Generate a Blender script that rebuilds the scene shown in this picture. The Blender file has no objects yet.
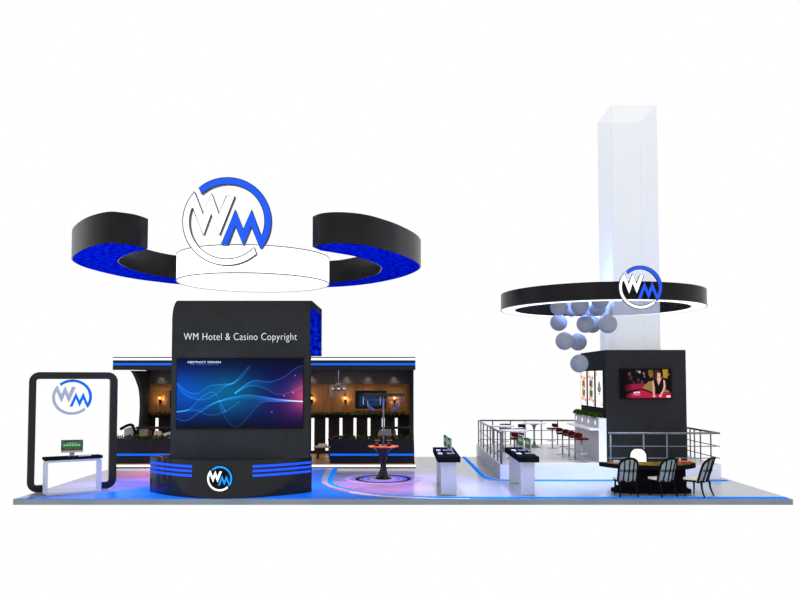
import bpy, bmesh, math, random
import numpy as np
from mathutils import Vector, Matrix
random.seed(7)
PI = math.pi
COL = bpy.context.scene.collection
# ------------------------------------------------------------------ camera numbers
F = 850.0; H = 3.0; CY = -21.25; PITCH = math.atan(0.0515)
P0 = 378 - F*math.tan(PITCH)
CAM = Vector((0, CY, H))
def ray(px, py):
    f = Vector((0, math.cos(PITCH), math.sin(PITCH))); u = Vector((0, -math.sin(PITCH), math.cos(PITCH)))
    return f + Vector((1, 0, 0))*((px-400)/F) + u*((P0-py)/F)
def at(px, py, D):
    "point at distance D in front of the camera (measured along the ground)"
    r = ray(px, py); return CAM + r*(D/r.y)
def on_z(px, py, z):
    r = ray(px, py); return CAM + r*((z-H)/r.z)
# ------------------------------------------------------------------ materials
def lin(c):
    c = c/255.0
    return c/12.92 if c <= 0.04045 else ((c+0.055)/1.055)**2.4
def rgb(t): return (lin(t[0]), lin(t[1]), lin(t[2]), 1.0)
def mat(name, col, rough=0.5, spec=0.2, metal=0.0, emit=0.0, ecol=None, alpha=1.0, noise=None, bump=0.0):
    m = bpy.data.materials.new(name); m.use_nodes = True
    nt = m.node_tree; b = nt.nodes['Principled BSDF']
    b.inputs['Base Color'].default_value = rgb(col)
    b.inputs['Roughness'].default_value = rough
    b.inputs['Specular IOR Level'].default_value = spec
    b.inputs['Metallic'].default_value = metal
    b.inputs['Alpha'].default_value = alpha
    if emit:
        b.inputs['Emission Color'].default_value = rgb(ecol or col)
        b.inputs['Emission Strength'].default_value = emit
    if noise:
        # noise = (second colour, scale xyz, low, high)
        c2, sc, lo, hi = noise
        tc = nt.nodes.new('ShaderNodeTexCoord'); mp = nt.nodes.new('ShaderNodeMapping')
        mp.inputs['Scale'].default_value = sc
        nz = nt.nodes.new('ShaderNodeTexNoise'); nz.inputs['Scale'].default_value = 1.0; nz.inputs['Detail'].default_value = 4
        rp = nt.nodes.new('ShaderNodeValToRGB')
        rp.color_ramp.elements[0].position = lo; rp.color_ramp.elements[0].color = rgb(col)
        rp.color_ramp.elements[1].position = hi; rp.color_ramp.elements[1].color = rgb(c2)
        nt.links.new(tc.outputs['Object'], mp.inputs['Vector']); nt.links.new(mp.outputs[0], nz.inputs['Vector'])
        nt.links.new(nz.outputs['Fac'], rp.inputs[0]); nt.links.new(rp.outputs[0], b.inputs['Base Color'])
        if bump:
            bp = nt.nodes.new('ShaderNodeBump'); bp.inputs['Strength'].default_value = bump
            nt.links.new(nz.outputs['Fac'], bp.inputs['Height']); nt.links.new(bp.outputs[0], b.inputs['Normal'])
    return m
def picmat(name, strength=1.0):
    m = bpy.data.materials.new(name); m.use_nodes = True
    nt = m.node_tree; b = nt.nodes['Principled BSDF']
    b.inputs['Base Color'].default_value = (0.002, 0.002, 0.002, 1); b.inputs['Specular IOR Level'].default_value = 0.05
    a = nt.nodes.new('ShaderNodeAttribute'); a.attribute_name = 'pic'
    nt.links.new(a.outputs['Color'], b.inputs['Emission Color']); b.inputs['Emission Strength'].default_value = strength
    return m
M = {}
M['char'] = mat('charcoal_laminate', (50, 51, 53), 0.35, 0.0, noise=((46, 47, 49), (3, 3, 3), .4, .7))
M['gloss'] = mat('charcoal_gloss', (27, 28, 30), 0.12, 0.22, noise=((24, 25, 27), (2, 2, 2), .4, .7))
M['ringdark'] = mat('ring_charcoal', (35, 35, 36), 0.25, 0.05, noise=((31, 31, 32), (1.5, 1.5, 1.5), .4, .6))
M['black'] = mat('black_lacquer', (22, 22, 24), 0.45, 0.0, noise=((26, 25, 26), (6, 6, 6), .4, .6))
M['edge'] = mat('dark_edge_trim', (58, 60, 66), 0.4, 0.1, noise=((66, 68, 74), (4, 4, 4), .4, .6))
M['lightbox'] = mat('white_lightbox_fabric', (250, 250, 250), 0.6, 0.0, emit=0.9, ecol=(255, 255, 255), noise=((255, 255, 255), (2, 2, 2), .4, .6))
M['led'] = mat('white_led_strip', (240, 240, 240), 0.5, 0.0, emit=1.0, ecol=(255, 255, 255), noise=((250, 250, 250), (2, 2, 2), .4, .6))
M['led_soft'] = mat('soft_white_led', (230, 228, 225), 0.5, 0.0, emit=0.6, ecol=(255, 252, 250), noise=((236, 232, 230), (2, 2, 2), .4, .6))
M['signwhite'] = mat('white_sign_face', (250, 250, 250), 0.5, 0.0, emit=0.5, ecol=(255, 255, 255), noise=((245, 245, 245), (2, 2, 2), .4, .6))
M['signblue'] = mat('blue_sign_face', (25, 70, 235), 0.5, 0.0, emit=0.45, ecol=(44, 104, 255), noise=((30, 76, 240), (2, 2, 2), .4, .6))
M['plinthblue'] = mat('blue_led_line', (20, 60, 225), 0.5, 0.0, emit=0.6, ecol=(44, 105, 255), noise=((24, 66, 230), (2, 2, 2), .4, .6))
M['plinthsky'] = mat('sky_blue_emblem', (20, 110, 200), 0.5, 0.0, emit=0.6, ecol=(40, 160, 245), noise=((24, 116, 210), (2, 2, 2), .4, .6))
M['azure'] = mat('azure_emblem_face', (20, 130, 255), 0.5, 0.0, noise=((16, 122, 255), (2, 2, 2), .4, .6))
M['silver'] = mat('silver_emblem_face', (180, 190, 212), 0.5, 0.05, noise=((172, 184, 208), (2, 2, 2), .4, .6))
M['bluestripe'] = mat('blue_fascia_led', (10, 80, 210), 0.5, 0.0, emit=0.6, ecol=(25, 120, 250), noise=((14, 84, 215), (2, 2, 2), .4, .6))
M['carpetblue'] = mat('azure_floor_vinyl', (10, 128, 255), 0.35, 0.12, noise=((8, 120, 252), (3, 3, 3), .4, .6))
M['tan'] = mat('pale_taupe_vinyl', (176, 164, 170), 0.3, 0.2, noise=((160, 150, 160), (3, 3, 3), .4, .6))
M['bluering'] = mat('light_blue_vinyl', (120, 150, 240), 0.3, 0.2, noise=((110, 142, 236), (3, 3, 3), .4, .6))
M['whitevinyl'] = mat('white_vinyl', (225, 228, 236), 0.3, 0.2, noise=((215, 220, 230), (3, 3, 3), .4, .6))
M['slabside'] = mat('grey_slab_edge', (132, 142, 152), 0.5, 0.05, noise=((124, 134, 144), (.6, .6, .6), .4, .6))
M['white'] = mat('white_laminate', (200, 206, 222), 0.25, 0.1, noise=((194, 200, 218), (3, 3, 3), .4, .6))
M['brightwhite'] = mat('bright_white_panel', (252, 252, 254), 0.3, 0.1, noise=((249, 250, 253), (3, 3, 3), .4, .6))
M['steel'] = mat('brushed_grey_steel', (112, 115, 122), 0.4, 0.3, 0.0, noise=((124, 127, 134), (8, 8, 8), .4, .6))
M['chrome'] = mat('chrome_tube', (170, 172, 180), 0.25, 0.5, 0.4, noise=((180, 182, 190), (8, 8, 8), .4, .6))
M['red'] = mat('dark_red_vinyl', (82, 10, 18), 0.35, 0.05, noise=((70, 8, 15), (8, 8, 8), .4, .6))
M['wood'] = mat('honey_oak_panelling', (150, 106, 66), 0.5, 0.05, noise=((130, 90, 54), (9, 2, .7), .35, .65))
M['woodfloor'] = mat('oak_floorboards', (196, 150, 100), 0.4, 0.2, noise=((150, 104, 62), (1, 5, 1), .3, .7))
M['brown'] = mat('dark_brown_wood', (70, 34, 20), 0.4, 0.2, noise=((56, 26, 16), (5, 5, 5), .4, .6))
M['lowerpanel'] = mat('dark_upholstered_panel', (46, 42, 40), 0.6, 0.08, noise=((38, 35, 34), (4, 4, 4), .4, .6))
M['upperband'] = mat('dark_grey_band', (84, 80, 78), 0.6, 0.05, noise=((76, 73, 72), (3, 3, 3), .4, .6))
M['beige'] = mat('beige_cushion_fabric', (205, 180, 150), 0.8, 0.0, noise=((190, 165, 138), (9, 9, 9), .4, .6))
M['cream'] = mat('cream_upholstery', (245, 238, 222), 0.7, 0.0, noise=((238, 230, 212), (6, 6, 6), .4, .6))
M['rust'] = mat('rust_cushion_fabric', (150, 84, 62), 0.8, 0.0, noise=((138, 74, 54), (9, 9, 9), .4, .6))
M['blueline'] = mat('azure_floor_line_boosted', (10, 128, 255), 0.35, 0.0, emit=0.35, ecol=(20, 130, 255), noise=((8, 120, 252), (3, 3, 3), .4, .6))  # floor stripe vinyl with emission added to brighten it
M['lightgrey'] = mat('light_grey_fabric', (176, 178, 180), 0.8, 0.0, noise=((166, 168, 170), (9, 9, 9), .4, .6))
M['greyup'] = mat('slate_grey_leather', (138, 151, 162), 0.4, 0.2, noise=((122, 136, 147), (5, 5, 5), .4, .6))
M['leaf'] = mat('green_leaf', (34, 60, 16), 0.6, 0.0, noise=((70, 100, 30), (14, 14, 14), .4, .6))
M['leafdark'] = mat('dark_green_leaf', (30, 44, 14), 0.6, 0.05, noise=((88, 96, 30), (10, 10, 10), .45, .62))
M['planter'] = mat('dark_planter_panel', (38, 38, 46), 0.35, 0.1, noise=((33, 33, 41), (3, 3, 3), .4, .6))
M['starry'] = mat('starry_blue_panel', (0, 0, 140), 0.5, 0.0, emit=0.22, ecol=(0, 10, 235), noise=((10, 60, 255), (7, 7, 7), .42, .7))  # emission added to lift the dim blue of the ring underside
M['starglow'] = mat('starry_blue_lining', (0, 0, 120), 0.5, 0.0, emit=0.2, ecol=(0, 20, 230), noise=((20, 80, 255), (9, 9, 9), .42, .72))  # tower lining, its blue also brightened by added emission
M['ball'] = mat('frosted_grey_globe', (150, 156, 172), 0.55, 0.15, noise=((144, 150, 166), (3, 3, 3), .4, .6))
M['glassgrey'] = mat('dark_smoked_trim', (20, 22, 26), 0.2, 0.3, noise=((24, 26, 30), (4, 4, 4), .4, .6))
M['crystal'] = mat('clear_crystal', (190, 185, 178), 0.1, 0.6, noise=((200, 195, 185), (12, 12, 12), .4, .6), alpha=0.3)
M['bulb'] = mat('warm_bulb_glass', (255, 210, 140), 0.5, 0.0, emit=1.3, ecol=(255, 206, 110), noise=((255, 220, 150), (9, 9, 9), .4, .6))
M['felt'] = mat('green_gaming_felt', (40, 84, 44), 0.8, 0.0, noise=((172, 110, 50), (5, 5, 5), .42, .6))
M['orange'] = mat('orange_wood_tray', (196, 96, 44), 0.4, 0.1, noise=((174, 80, 36), (6, 6, 6), .4, .6))
M['tabletop'] = mat('red_amber_patchwork_top', (205, 84, 60), 0.35, 0.1, noise=((235, 175, 80), (4, 4, 4), .45, .55))
M['stemblue'] = mat('black_blue_lacquer', (22, 22, 34), 0.2, 0.25, noise=((18, 18, 28), (4, 4, 4), .4, .6))
M['bluemetal'] = mat('blue_metal', (70, 84, 190), 0.3, 0.4, noise=((56, 66, 170), (6, 6, 6), .4, .6))  # plain blue metal colour, slightly mottled
M['pad'] = mat('pale_grey_plastic', (196, 200, 216), 0.4, 0.2, noise=((188, 192, 210), (6, 6, 6), .4, .6))
M['aluminium'] = mat('silver_aluminium', (176, 180, 192), 0.35, 0.3, noise=((168, 172, 186), (6, 6, 6), .4, .6))
M['text'] = mat('pale_letter_face', (215, 220, 225), 0.5, 0.0, emit=0.35, ecol=(215, 222, 230), noise=((220, 225, 228), (4, 4, 4), .4, .6))
M['sidegrey'] = mat('grey_riser_panel', (180, 186, 196), 0.4, 0.05, noise=((170, 176, 187), (2, 2, 2), .4, .6))
M['barpanel'] = mat('pale_concrete_panel', (190, 188, 196), 0.4, 0.1, noise=((168, 167, 178), (1.5, 1.5, 1.5), .35, .7))
M['paper'] = mat('white_paper', (235, 228, 220), 0.7, 0.0, noise=((228, 220, 212), (6, 6, 6), .4, .6))
M['flower'] = mat('red_petals', (190, 24, 30), 0.6, 0.05, noise=((160, 16, 24), (20, 20, 20), .4, .6))
M['pic'] = picmat('screen_picture', 1.0)
M['piccard'] = picmat('backlit_card_picture', 1.0)
# translucent column
def column_mat():
    m = bpy.data.materials.new('frosted_clear_panel'); m.use_nodes = True
    nt = m.node_tree; out = nt.nodes['Material Output']; nt.nodes.remove(nt.nodes['Principled BSDF'])
    tr = nt.nodes.new('ShaderNodeBsdfTransparent'); tr.inputs[0].default_value = (1, 1, 1, 1)
    df = nt.nodes.new('ShaderNodeBsdfDiffuse')
    nz = nt.nodes.new('ShaderNodeTexNoise'); nz.inputs['Scale'].default_value = 0.3
    rp = nt.nodes.new('ShaderNodeValToRGB'); rp.color_ramp.elements[0].color = rgb((232, 238, 246)); rp.color_ramp.elements[1].color = rgb((236, 241, 247))
    nt.links.new(nz.outputs['Fac'], rp.inputs[0]); nt.links.new(rp.outputs[0], df.inputs[0])
    mx = nt.nodes.new('ShaderNodeMixShader'); mx.inputs[0].default_value = 0.24
    nt.links.new(tr.outputs[0], mx.inputs[1]); nt.links.new(df.outputs[0], mx.inputs[2]); nt.links.new(mx.outputs[0], out.inputs[0])
    return m
M['column'] = column_mat()
# printed, glossy booth floor
def floor_mat():
    m = bpy.data.materials.new('printed_gloss_floor'); m.use_nodes = True
    nt = m.node_tree; b = nt.nodes['Principled BSDF']; L = nt.links.new
    b.inputs['Roughness'].default_value = 0.18; b.inputs['Specular IOR Level'].default_value = 0.18
    tc = nt.nodes.new('ShaderNodeTexCoord'); mp = nt.nodes.new('ShaderNodeMapping'); mp.inputs['Scale'].default_value = (0.45, 0.9, 1)
    L(tc.outputs['Object'], mp.inputs['Vector'])
    nz = nt.nodes.new('ShaderNodeTexNoise'); nz.inputs['Scale'].default_value = 1.3; nz.inputs['Detail'].default_value = 5; nz.inputs['Distortion'].default_value = 1.2
    L(mp.outputs[0], nz.inputs['Vector'])
    rp = nt.nodes.new('ShaderNodeValToRGB'); cr = rp.color_ramp
    cr.elements[0].position = .30; cr.elements[0].color = rgb((132, 128, 162))
    cr.elements[1].position = .70; cr.elements[1].color = rgb((172, 142, 165))
    e = cr.elements.new(.45); e.color = rgb((142, 140, 150))
    e = cr.elements.new(.55); e.color = rgb((152, 144, 178))
    L(nz.outputs['Fac'], rp.inputs[0])
    # large grey tiles with fine joints on the right-hand side
    br = nt.nodes.new('ShaderNodeTexBrick'); br.offset = 0; br.inputs['Scale'].default_value = 1.0
    br.inputs['Brick Width'].default_value = 1.2; br.inputs['Row Height'].default_value = 1.2; br.inputs['Mortar Size'].default_value = .008
    br.inputs['Color1'].default_value = rgb((152, 158, 168)); br.inputs['Color2'].default_value = rgb((148, 154, 164)); br.inputs['Mortar'].default_value = rgb((134, 140, 152))
    L(tc.outputs['Object'], br.inputs['Vector'])
    sp = nt.nodes.new('ShaderNodeSeparateXYZ'); L(tc.outputs['Object'], sp.inputs[0])
    mr = nt.nodes.new('ShaderNodeMapRange'); mr.inputs['From Min'].default_value = 0.2; mr.inputs['From Max'].default_value = 2.0
    L(sp.outputs['X'], mr.inputs['Value'])
    mx = nt.nodes.new('ShaderNodeMix'); mx.data_type = 'RGBA'
    L(mr.outputs[0], mx.inputs[0]); L(rp.outputs[0], mx.inputs[6]); L(br.outputs['Color'], mx.inputs[7])
    L(mx.outputs[2], b.inputs['Base Color'])
    return m
M['floor'] = floor_mat()
def tile_mat():
    m = bpy.data.materials.new('pale_floor_tiles'); m.use_nodes = True
    nt = m.node_tree; b = nt.nodes['Principled BSDF']; L = nt.links.new
    b.inputs['Roughness'].default_value = 0.3; b.inputs['Specular IOR Level'].default_value = 0.2
    tc = nt.nodes.new('ShaderNodeTexCoord'); br = nt.nodes.new('ShaderNodeTexBrick'); br.offset = 0
    br.inputs['Scale'].default_value = 1.0
    br.inputs['Brick Width'].default_value = .8; br.inputs['Row Height'].default_value = .8; br.inputs['Mortar Size'].default_value = .012
    br.inputs['Color1'].default_value = rgb((214, 212, 214)); br.inputs['Color2'].default_value = rgb((207, 205, 208)); br.inputs['Mortar'].default_value = rgb((190, 188, 192))
    L(tc.outputs['Object'], br.inputs['Vector']); L(br.outputs['Color'], b.inputs['Base Color'])
    return m
M['tiles'] = tile_mat()
# ------------------------------------------------------------------ object helpers
def tag(o, label=None, cat=None, group=None, kind=None):
    if label: o['label'] = label
    if cat: o['category'] = cat
    if group: o['group'] = group
    if kind: o['kind'] = kind
    return o
def thing(name, label, cat, loc=(0, 0, 0), rz=0.0, group=None):
    o = bpy.data.objects.new(name, None); o.empty_display_size = .2
    o.location = loc; o.rotation_euler = (0, 0, rz); COL.objects.link(o)
    return tag(o, label, cat, group)
def rootmat(o): return Matrix.Translation(o.location) @ Matrix.Rotation(o.rotation_euler[2], 4, 'Z')
class MB:
    def __init__(s): s.bm = bmesh.new(); s.mi = 0
    def _fin(s, faces):
        for f in faces: f.material_index = s.mi
    def box(s, x0, x1, y0, y1, z0, z1, bev=0.0):
        r = bmesh.ops.create_cube(s.bm, size=1.0)
        for v in r['verts']:
            v.co = Vector(((x0+x1)/2+v.co.x*(x1-x0), (y0+y1)/2+v.co.y*(y1-y0), (z0+z1)/2+v.co.z*(z1-z0)))
        fs = set(f for v in r['verts'] for f in v.link_faces); s._fin(fs)
        if bev:
            es = list(set(e for v in r['verts'] for e in v.link_edges))
            rr = bmesh.ops.bevel(s.bm, geom=es, offset=bev, segments=2, affect='EDGES', profile=.5)
            s._fin(rr['faces'])
        return s
    def tube(s, pts, r, n=10, closed=False, r2=None):
        pts = [Vector(p) for p in pts]; rings = []; N = len(pts)
        for i, p in enumerate(pts):
            if closed: t = pts[(i+1) % N]-pts[i-1]
            else: t = pts[min(i+1, N-1)]-pts[max(i-1, 0)]
            t.normalize()
            a = Vector((0, 0, 1)) if abs(t.z) < .9 else Vector((0, 1, 0))
            u = t.cross(a).normalized(); w = t.cross(u).normalized()
            rad = r if r2 is None else r+(r2-r)*i/(N-1)
            rings.append([s.bm.verts.new(p+(u*math.cos(2*PI*k/n)+w*math.sin(2*PI*k/n))*rad) for k in range(n)])
        fs = []
        for i in range(N if closed else N-1):
            A = rings[i]; B = rings[(i+1) % N]
            for k in range(n): fs.append(s.bm.faces.new((A[k], A[(k+1) % n], B[(k+1) % n], B[k])))
        if not closed: fs.append(s.bm.faces.new(rings[0][::-1])); fs.append(s.bm.faces.new(rings[-1]))
        for f in fs: f.smooth = n > 6
        s._fin(fs); return s
    def lathe(s, prof, cx=0, cy=0, n=32, sx=1, sy=1, closed=False):
        rings = []
        for (r, z) in prof:
            if r < 1e-6: rings.append([s.bm.verts.new((cx, cy, z))])
            else: rings.append([s.bm.verts.new((cx+r*sx*math.cos(2*PI*k/n), cy+r*sy*math.sin(2*PI*k/n), z)) for k in range(n)])
        fs = []
        pairs = list(zip(rings[:-1], rings[1:]))
        if closed: pairs.append((rings[-1], rings[0]))
        for A, B in pairs:
            for k in range(n):
                k2 = (k+1) % n
                if len(A) == 1 and len(B) == 1: continue
                if len(A) == 1: fs.append(s.bm.faces.new((A[0], B[k2], B[k])))
                elif len(B) == 1: fs.append(s.bm.faces.new((A[k], A[k2], B[0])))
                else: fs.append(s.bm.faces.new((A[k], A[k2], B[k2], B[k])))
        s._fin(fs); return s
    def prism(s, poly, z0, z1, side=None):
        "poly in XY, extruded in Z; side = material index of the walls"
        lo = [s.bm.verts.new((p[0], p[1], z0)) for p in poly]; hi = [s.bm.verts.new((p[0], p[1], z1)) for p in poly]
        a = s.bm.faces.new(lo[::-1]); b = s.bm.faces.new(hi); s._fin([a, b]); n = len(poly)
        for k in range(n):
            f = s.bm.faces.new((lo[k], lo[(k+1) % n], hi[(k+1) % n], hi[k])); f.material_index = s.mi if side is None else side
        return a, b
    def plate(s, poly, y0, y1, side=None, front=None):
        "poly in XZ, extruded in Y (y0 is the front)"
        A = [s.bm.verts.new((p[0], y0, p[1])) for p in poly]; B = [s.bm.verts.new((p[0], y1, p[1])) for p in poly]
        a = s.bm.faces.new(A); b = s.bm.faces.new(B[::-1]); s._fin([a, b]); n = len(poly)
        for k in range(n):
            f = s.bm.faces.new((A[k], B[k], B[(k+1) % n], A[(k+1) % n])); f.material_index = s.mi if side is None else side
        return a, b
    def prof(s, poly, x0, x1):
        "poly in YZ, extruded in X"
        A = [s.bm.verts.new((x0, p[0], p[1])) for p in poly]; B = [s.bm.verts.new((x1, p[0], p[1])) for p in poly]
        fs = [s.bm.faces.new(A), s.bm.faces.new(B[::-1])]; n = len(poly)
        for k in range(n): fs.append(s.bm.faces.new((A[k], B[k], B[(k+1) % n], A[(k+1) % n])))
        s._fin(fs); return s
    def sphere(s, c, r, u=24, v=14, sc=(1, 1, 1)):
        rr = bmesh.ops.create_uvsphere(s.bm, u_segments=u, v_segments=v, radius=r)
        for x in rr['verts']: x.co = Vector(c)+Vector((x.co.x*sc[0], x.co.y*sc[1], x.co.z*sc[2]))
        fs = set(f for x in rr['verts'] for f in x.link_faces); s._fin(fs)
        for f in fs: f.smooth = True
        return s
    def build(s, name, mats, parent=None, world=False, smooth=None, origin=None):
        me = bpy.data.meshes.new(name)
        bmesh.ops.recalc_face_normals(s.bm, faces=s.bm.faces[:])
        s.bm.to_mesh(me); s.bm.free()
        if not isinstance(mats, (list, tuple)): mats = [mats]
        for m in mats: me.materials.append(m)
        o = bpy.data.objects.new(name, me); COL.objects.link(o)
        if parent is not None:
            if world:
                W = rootmat(parent)
                if parent.parent: W = rootmat(parent.parent) @ W
                me.transform(W.inverted())
            o.parent = parent
        elif origin is None:
            xs = [v.co for v in me.vertices]
            if xs:
                c = Vector(((min(v.x for v in xs)+max(v.x for v in xs))/2, (min(v.y for v in xs)+max(v.y for v in xs))/2, min(v.z for v in xs)))
                me.transform(Matrix.Translation(-c)); o.location = c
        if smooth is not None:
            for p in me.polygons: p.use_smooth = True
            try: me.set_sharp_from_angle(angle=smooth)
            except Exception: pass
        return o
def struct(name, mb, mats, smooth=None): return tag(mb.build(name, mats, origin=(0, 0, 0), smooth=smooth), kind='structure')
def copy_thing(o, loc, rz, label=None, group=None):
    c = o.copy(); COL.objects.link(c); c.location = loc; c.rotation_euler = (0, 0, rz)
    if label: c['label'] = label
    if group: c['group'] = group
    for ch in list(o.children):
        d = ch.copy(); COL.objects.link(d); d.parent = c
        for g in list(ch.children):
            e = g.copy(); COL.objects.link(e); e.parent = d
    return c
def picture(name, w, h, nx, ny, fn, parent=None, m=None):
    "a panel in the local XZ plane facing -Y, centred; fn(U,V)->array(ny+1,nx+1,3) in sRGB 0..255; V=0 bottom"
    U, V = np.meshgrid(np.linspace(0, 1, nx+1), np.linspace(0, 1, ny+1))
    c = np.clip(fn(U, V), 0, 255)/255.0
    c = np.where(c <= .04045, c/12.92, ((c+.055)/1.055)**2.4)
    vs = [((u-.5)*w, 0, (v-.5)*h) for u, v in zip(U.ravel(), V.ravel())]
    fs = [(j*(nx+1)+i, j*(nx+1)+i+1, (j+1)*(nx+1)+i+1, (j+1)*(nx+1)+i) for j in range(ny) for i in range(nx)]
    me = bpy.data.meshes.new(name); me.from_pydata(vs, [], fs)
    a = me.color_attributes.new('pic', 'FLOAT_COLOR', 'POINT')
    rgba = np.ones((len(vs), 4)); rgba[:, :3] = c.reshape(-1, 3); a.data.foreach_set('color', rgba.ravel())
    me.materials.append(m or M['pic'])
    o = bpy.data.objects.new(name, me); COL.objects.link(o)
    if parent: o.parent = parent
    return o
def catmull(P, n=6, closed=True):
    out = []; N = len(P)
    for i in range(N if closed else N-1):
        g = (lambda k: P[k % N]) if closed else (lambda k: P[min(max(k, 0), N-1)])
        p0, p1, p2, p3 = [Vector(g(i+d)) for d in (-1, 0, 1, 2)]
        for k in range(n):
            t = k/n
            out.append(.5*((2*p1)+(p2-p0)*t+(2*p0-5*p1+4*p2-p3)*t*t+(3*p1-p0-3*p2+p3)*t**3))
    if not closed: out.append(Vector(P[-1]))
    return out
def text_mesh(name, s, size, loc, m, parent, width=None, depth=.01, rot=(PI/2, 0, 0)):
    cu = bpy.data.curves.new(name, 'FONT'); cu.body = s; cu.size = size; cu.extrude = depth; cu.offset = -.004 if size > .2 else 0; cu.space_character = 1.08; cu.align_x = 'CENTER'; cu.align_y = 'CENTER'
    o = bpy.data.objects.new(name, cu); COL.objects.link(o)
    bpy.context.view_layer.update()
    dg = bpy.context.evaluated_depsgraph_get(); me = bpy.data.meshes.new_from_object(o.evaluated_get(dg))
    bpy.data.objects.remove(o)
    if width:
        x = [v.co.x for v in me.vertices]; k = width/(max(x)-min(x)); me.transform(Matrix.Diagonal((k, 1, 1, 1)))
    me.transform(Matrix.Rotation(PI/2, 4, 'X'))
    # one mesh per word: cut the letter islands apart where the gap is a space
    xs = sorted((min(me.vertices[v].co.x for v in p.vertices), max(me.vertices[v].co.x for v in p.vertices)) for p in me.polygons)
    cuts = []; hi = xs[0][1]
    for a, c in xs:
        if a-hi > .2*size: cuts.append((a+hi)/2)
        hi = max(hi, c)
    words = []
    for k in range(len(cuts)+1):
        lo_ = cuts[k-1] if k else -1e9; hi_ = cuts[k] if k < len(cuts) else 1e9
        bm = bmesh.new(); bm.from_mesh(me)
        bmesh.ops.delete(bm, geom=[v for v in bm.verts if not (lo_ < v.co.x < hi_)], context='VERTS')
        m2 = bpy.data.meshes.new(name); bm.to_mesh(m2); bm.free(); m2.materials.clear(); m2.materials.append(m)
        t = bpy.data.objects.new(name, m2); COL.objects.link(t); t.location = loc; t.parent = parent; words.append(t)
    return words
# ------------------------------------------------------------------ the round WM emblem
def arc(r, a0, a1, n=36): return [(r*math.cos(math.radians(a0+(a1-a0)*k/n)), r*math.sin(math.radians(a0+(a1-a0)*k/n))) for k in range(n+1)]
BLUE = [(-.127, -.535), (.184, .265), (.363, -.187), (.551, .265), (.776, -.336)] + arc(.85, -20, 133) + arc(1, 130, -37, 44) + [(.763, -.627), (.547, -.116), (.376, -.552), (.184, -.095), (.02, -.543)]
WHITE = [(-.747, .68), (-.543, .154), (-.359, .639), (-.184, .162), (-.02, .577), (.171, .568), (-.167, -.311), (-.359, .174), (-.531, -.311), (-.776, .307)] + arc(.85, 160, 316.5, 44)[0:] + arc(1, 312.5, 140, 52)
def emblem(root, r, depth, mw, mb_, side, inset=0.0, sx=1.0):
    for nm, P, m in (('white_letter_arc', WHITE, mw), ('blue_letter_arc', BLUE, mb_)):
        b = MB(); b.plate([(p[0]*r*sx, p[1]*r) for p in P], 0, depth, side=1)
        if inset:
            b.mi = 1; b.tube([(p[0]*r*sx, 0.0, p[1]*r) for p in P], inset, 4, closed=True)
        b.build(nm, [m, side], root)
# ================================================================== SETTING
X0, X1, YB = -9.59, 9.74, 11.35
b = MB(); b.mi = 1; b.box(X0, X1, 0, YB, -.14, -.004); b.box(2.98, X1, YB, 12.05, -.14, -.004); b.mi = 0; b.box(X0+.002, X1-.002, .002, YB-.002, -.003, 0); b.box(2.982, X1-.002, YB-.002, 12.048, -.003, 0)
struct('floor', b, [M['floor'], M['slabside']])
def flat(name, pts, m, z, t=.004):
    b = MB(); b.prism([(p[0], p[1]) for p in pts], z, z+t); return struct(name, b, m)
def ribbon(name, pts, widths, m, z):
    L, R = [], []; n = len(pts)
    for i, p in enumerate(pts):
        a = pts[max(i-1, 0)]; c = pts[min(i+1, n-1)]; t = Vector((c[0]-a[0], c[1]-a[1])).normalized(); nn = Vector((-t.y, t.x)); w = widths[i]/2
        L.append((p[0]+nn.x*w, p[1]+nn.y*w)); R.append((p[0]-nn.x*w, p[1]-nn.y*w))
    b = MB(); vs0 = []
    for z_ in (z, z+.004): vs0.append([[b.bm.verts.new((q[0], q[1], z_)) for q in S] for S in (L, R)])
    (l0, r0), (l1, r1) = vs0
    for i in range(n-1):
        b.bm.faces.new((l1[i], l1[i+1], r1[i+1], r1[i])); b.bm.faces.new((l0[i], r0[i], r0[i+1], l0[i+1]))
        b.bm.faces.new((l0[i], l0[i+1], l1[i+1], l1[i])); b.bm.faces.new((r0[i], r1[i], r1[i+1], r0[i+1]))
    b.bm.faces.new((l0[0], l1[0], r1[0], r0[0])); b.bm.faces.new((l0[-1], r0[-1], r1[-1], l1[-1]))
    return struct(name, b, m)
def fl(px, py): v = on_z(px, py, 0); return (min(max(v.x, X0+.01), X1-.01), max(v.y, .012))
# blue carpet area round the tower
left = catmull([fl(*q) for q in [(14, 498.6), (60, 495.8), (100, 493.2), (125, 490), (150, 486.5), (176, 481), (190, 474), (196, 468)]], 5, False)
right = catmull([fl(*q) for q in [(328, 467.5), (324, 473), (321.6, 479), (323, 484), (333, 489), (349, 493.4), (371, 496.4), (395, 498.6)]], 5, False)
flat('trim_1', [(p[0], p[1]) for p in left]+[(p[0], p[1]) for p in right]+[(X0+.01, .012)], M['carpetblue'], .001)
tp = [(331, 467.5), (327.5, 473), (325.2, 479.5), (326.5, 483.5), (336, 488), (352, 491.8), (373, 495), (400, 497), (428, 497.9)]
tp = catmull([fl(*q) for q in tp], 5, False); ribbon('trim_2', tp, [.22]*len(tp), M['tan'], .003)
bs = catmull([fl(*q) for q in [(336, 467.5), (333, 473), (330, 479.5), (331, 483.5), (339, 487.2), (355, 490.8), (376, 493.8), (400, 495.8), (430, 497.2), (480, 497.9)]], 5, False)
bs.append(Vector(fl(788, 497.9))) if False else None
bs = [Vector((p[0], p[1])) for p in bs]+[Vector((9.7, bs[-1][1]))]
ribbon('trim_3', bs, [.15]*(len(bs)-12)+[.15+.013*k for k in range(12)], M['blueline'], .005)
wl = catmull([fl(*q) for q in [(350, 492.8), (371, 495.6), (395, 497.4), (430, 498.7), (470, 499.2)]], 5, False)
ribbon('trim_4', wl, [.1]*len(wl), M['whitevinyl'], .0075)
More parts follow.
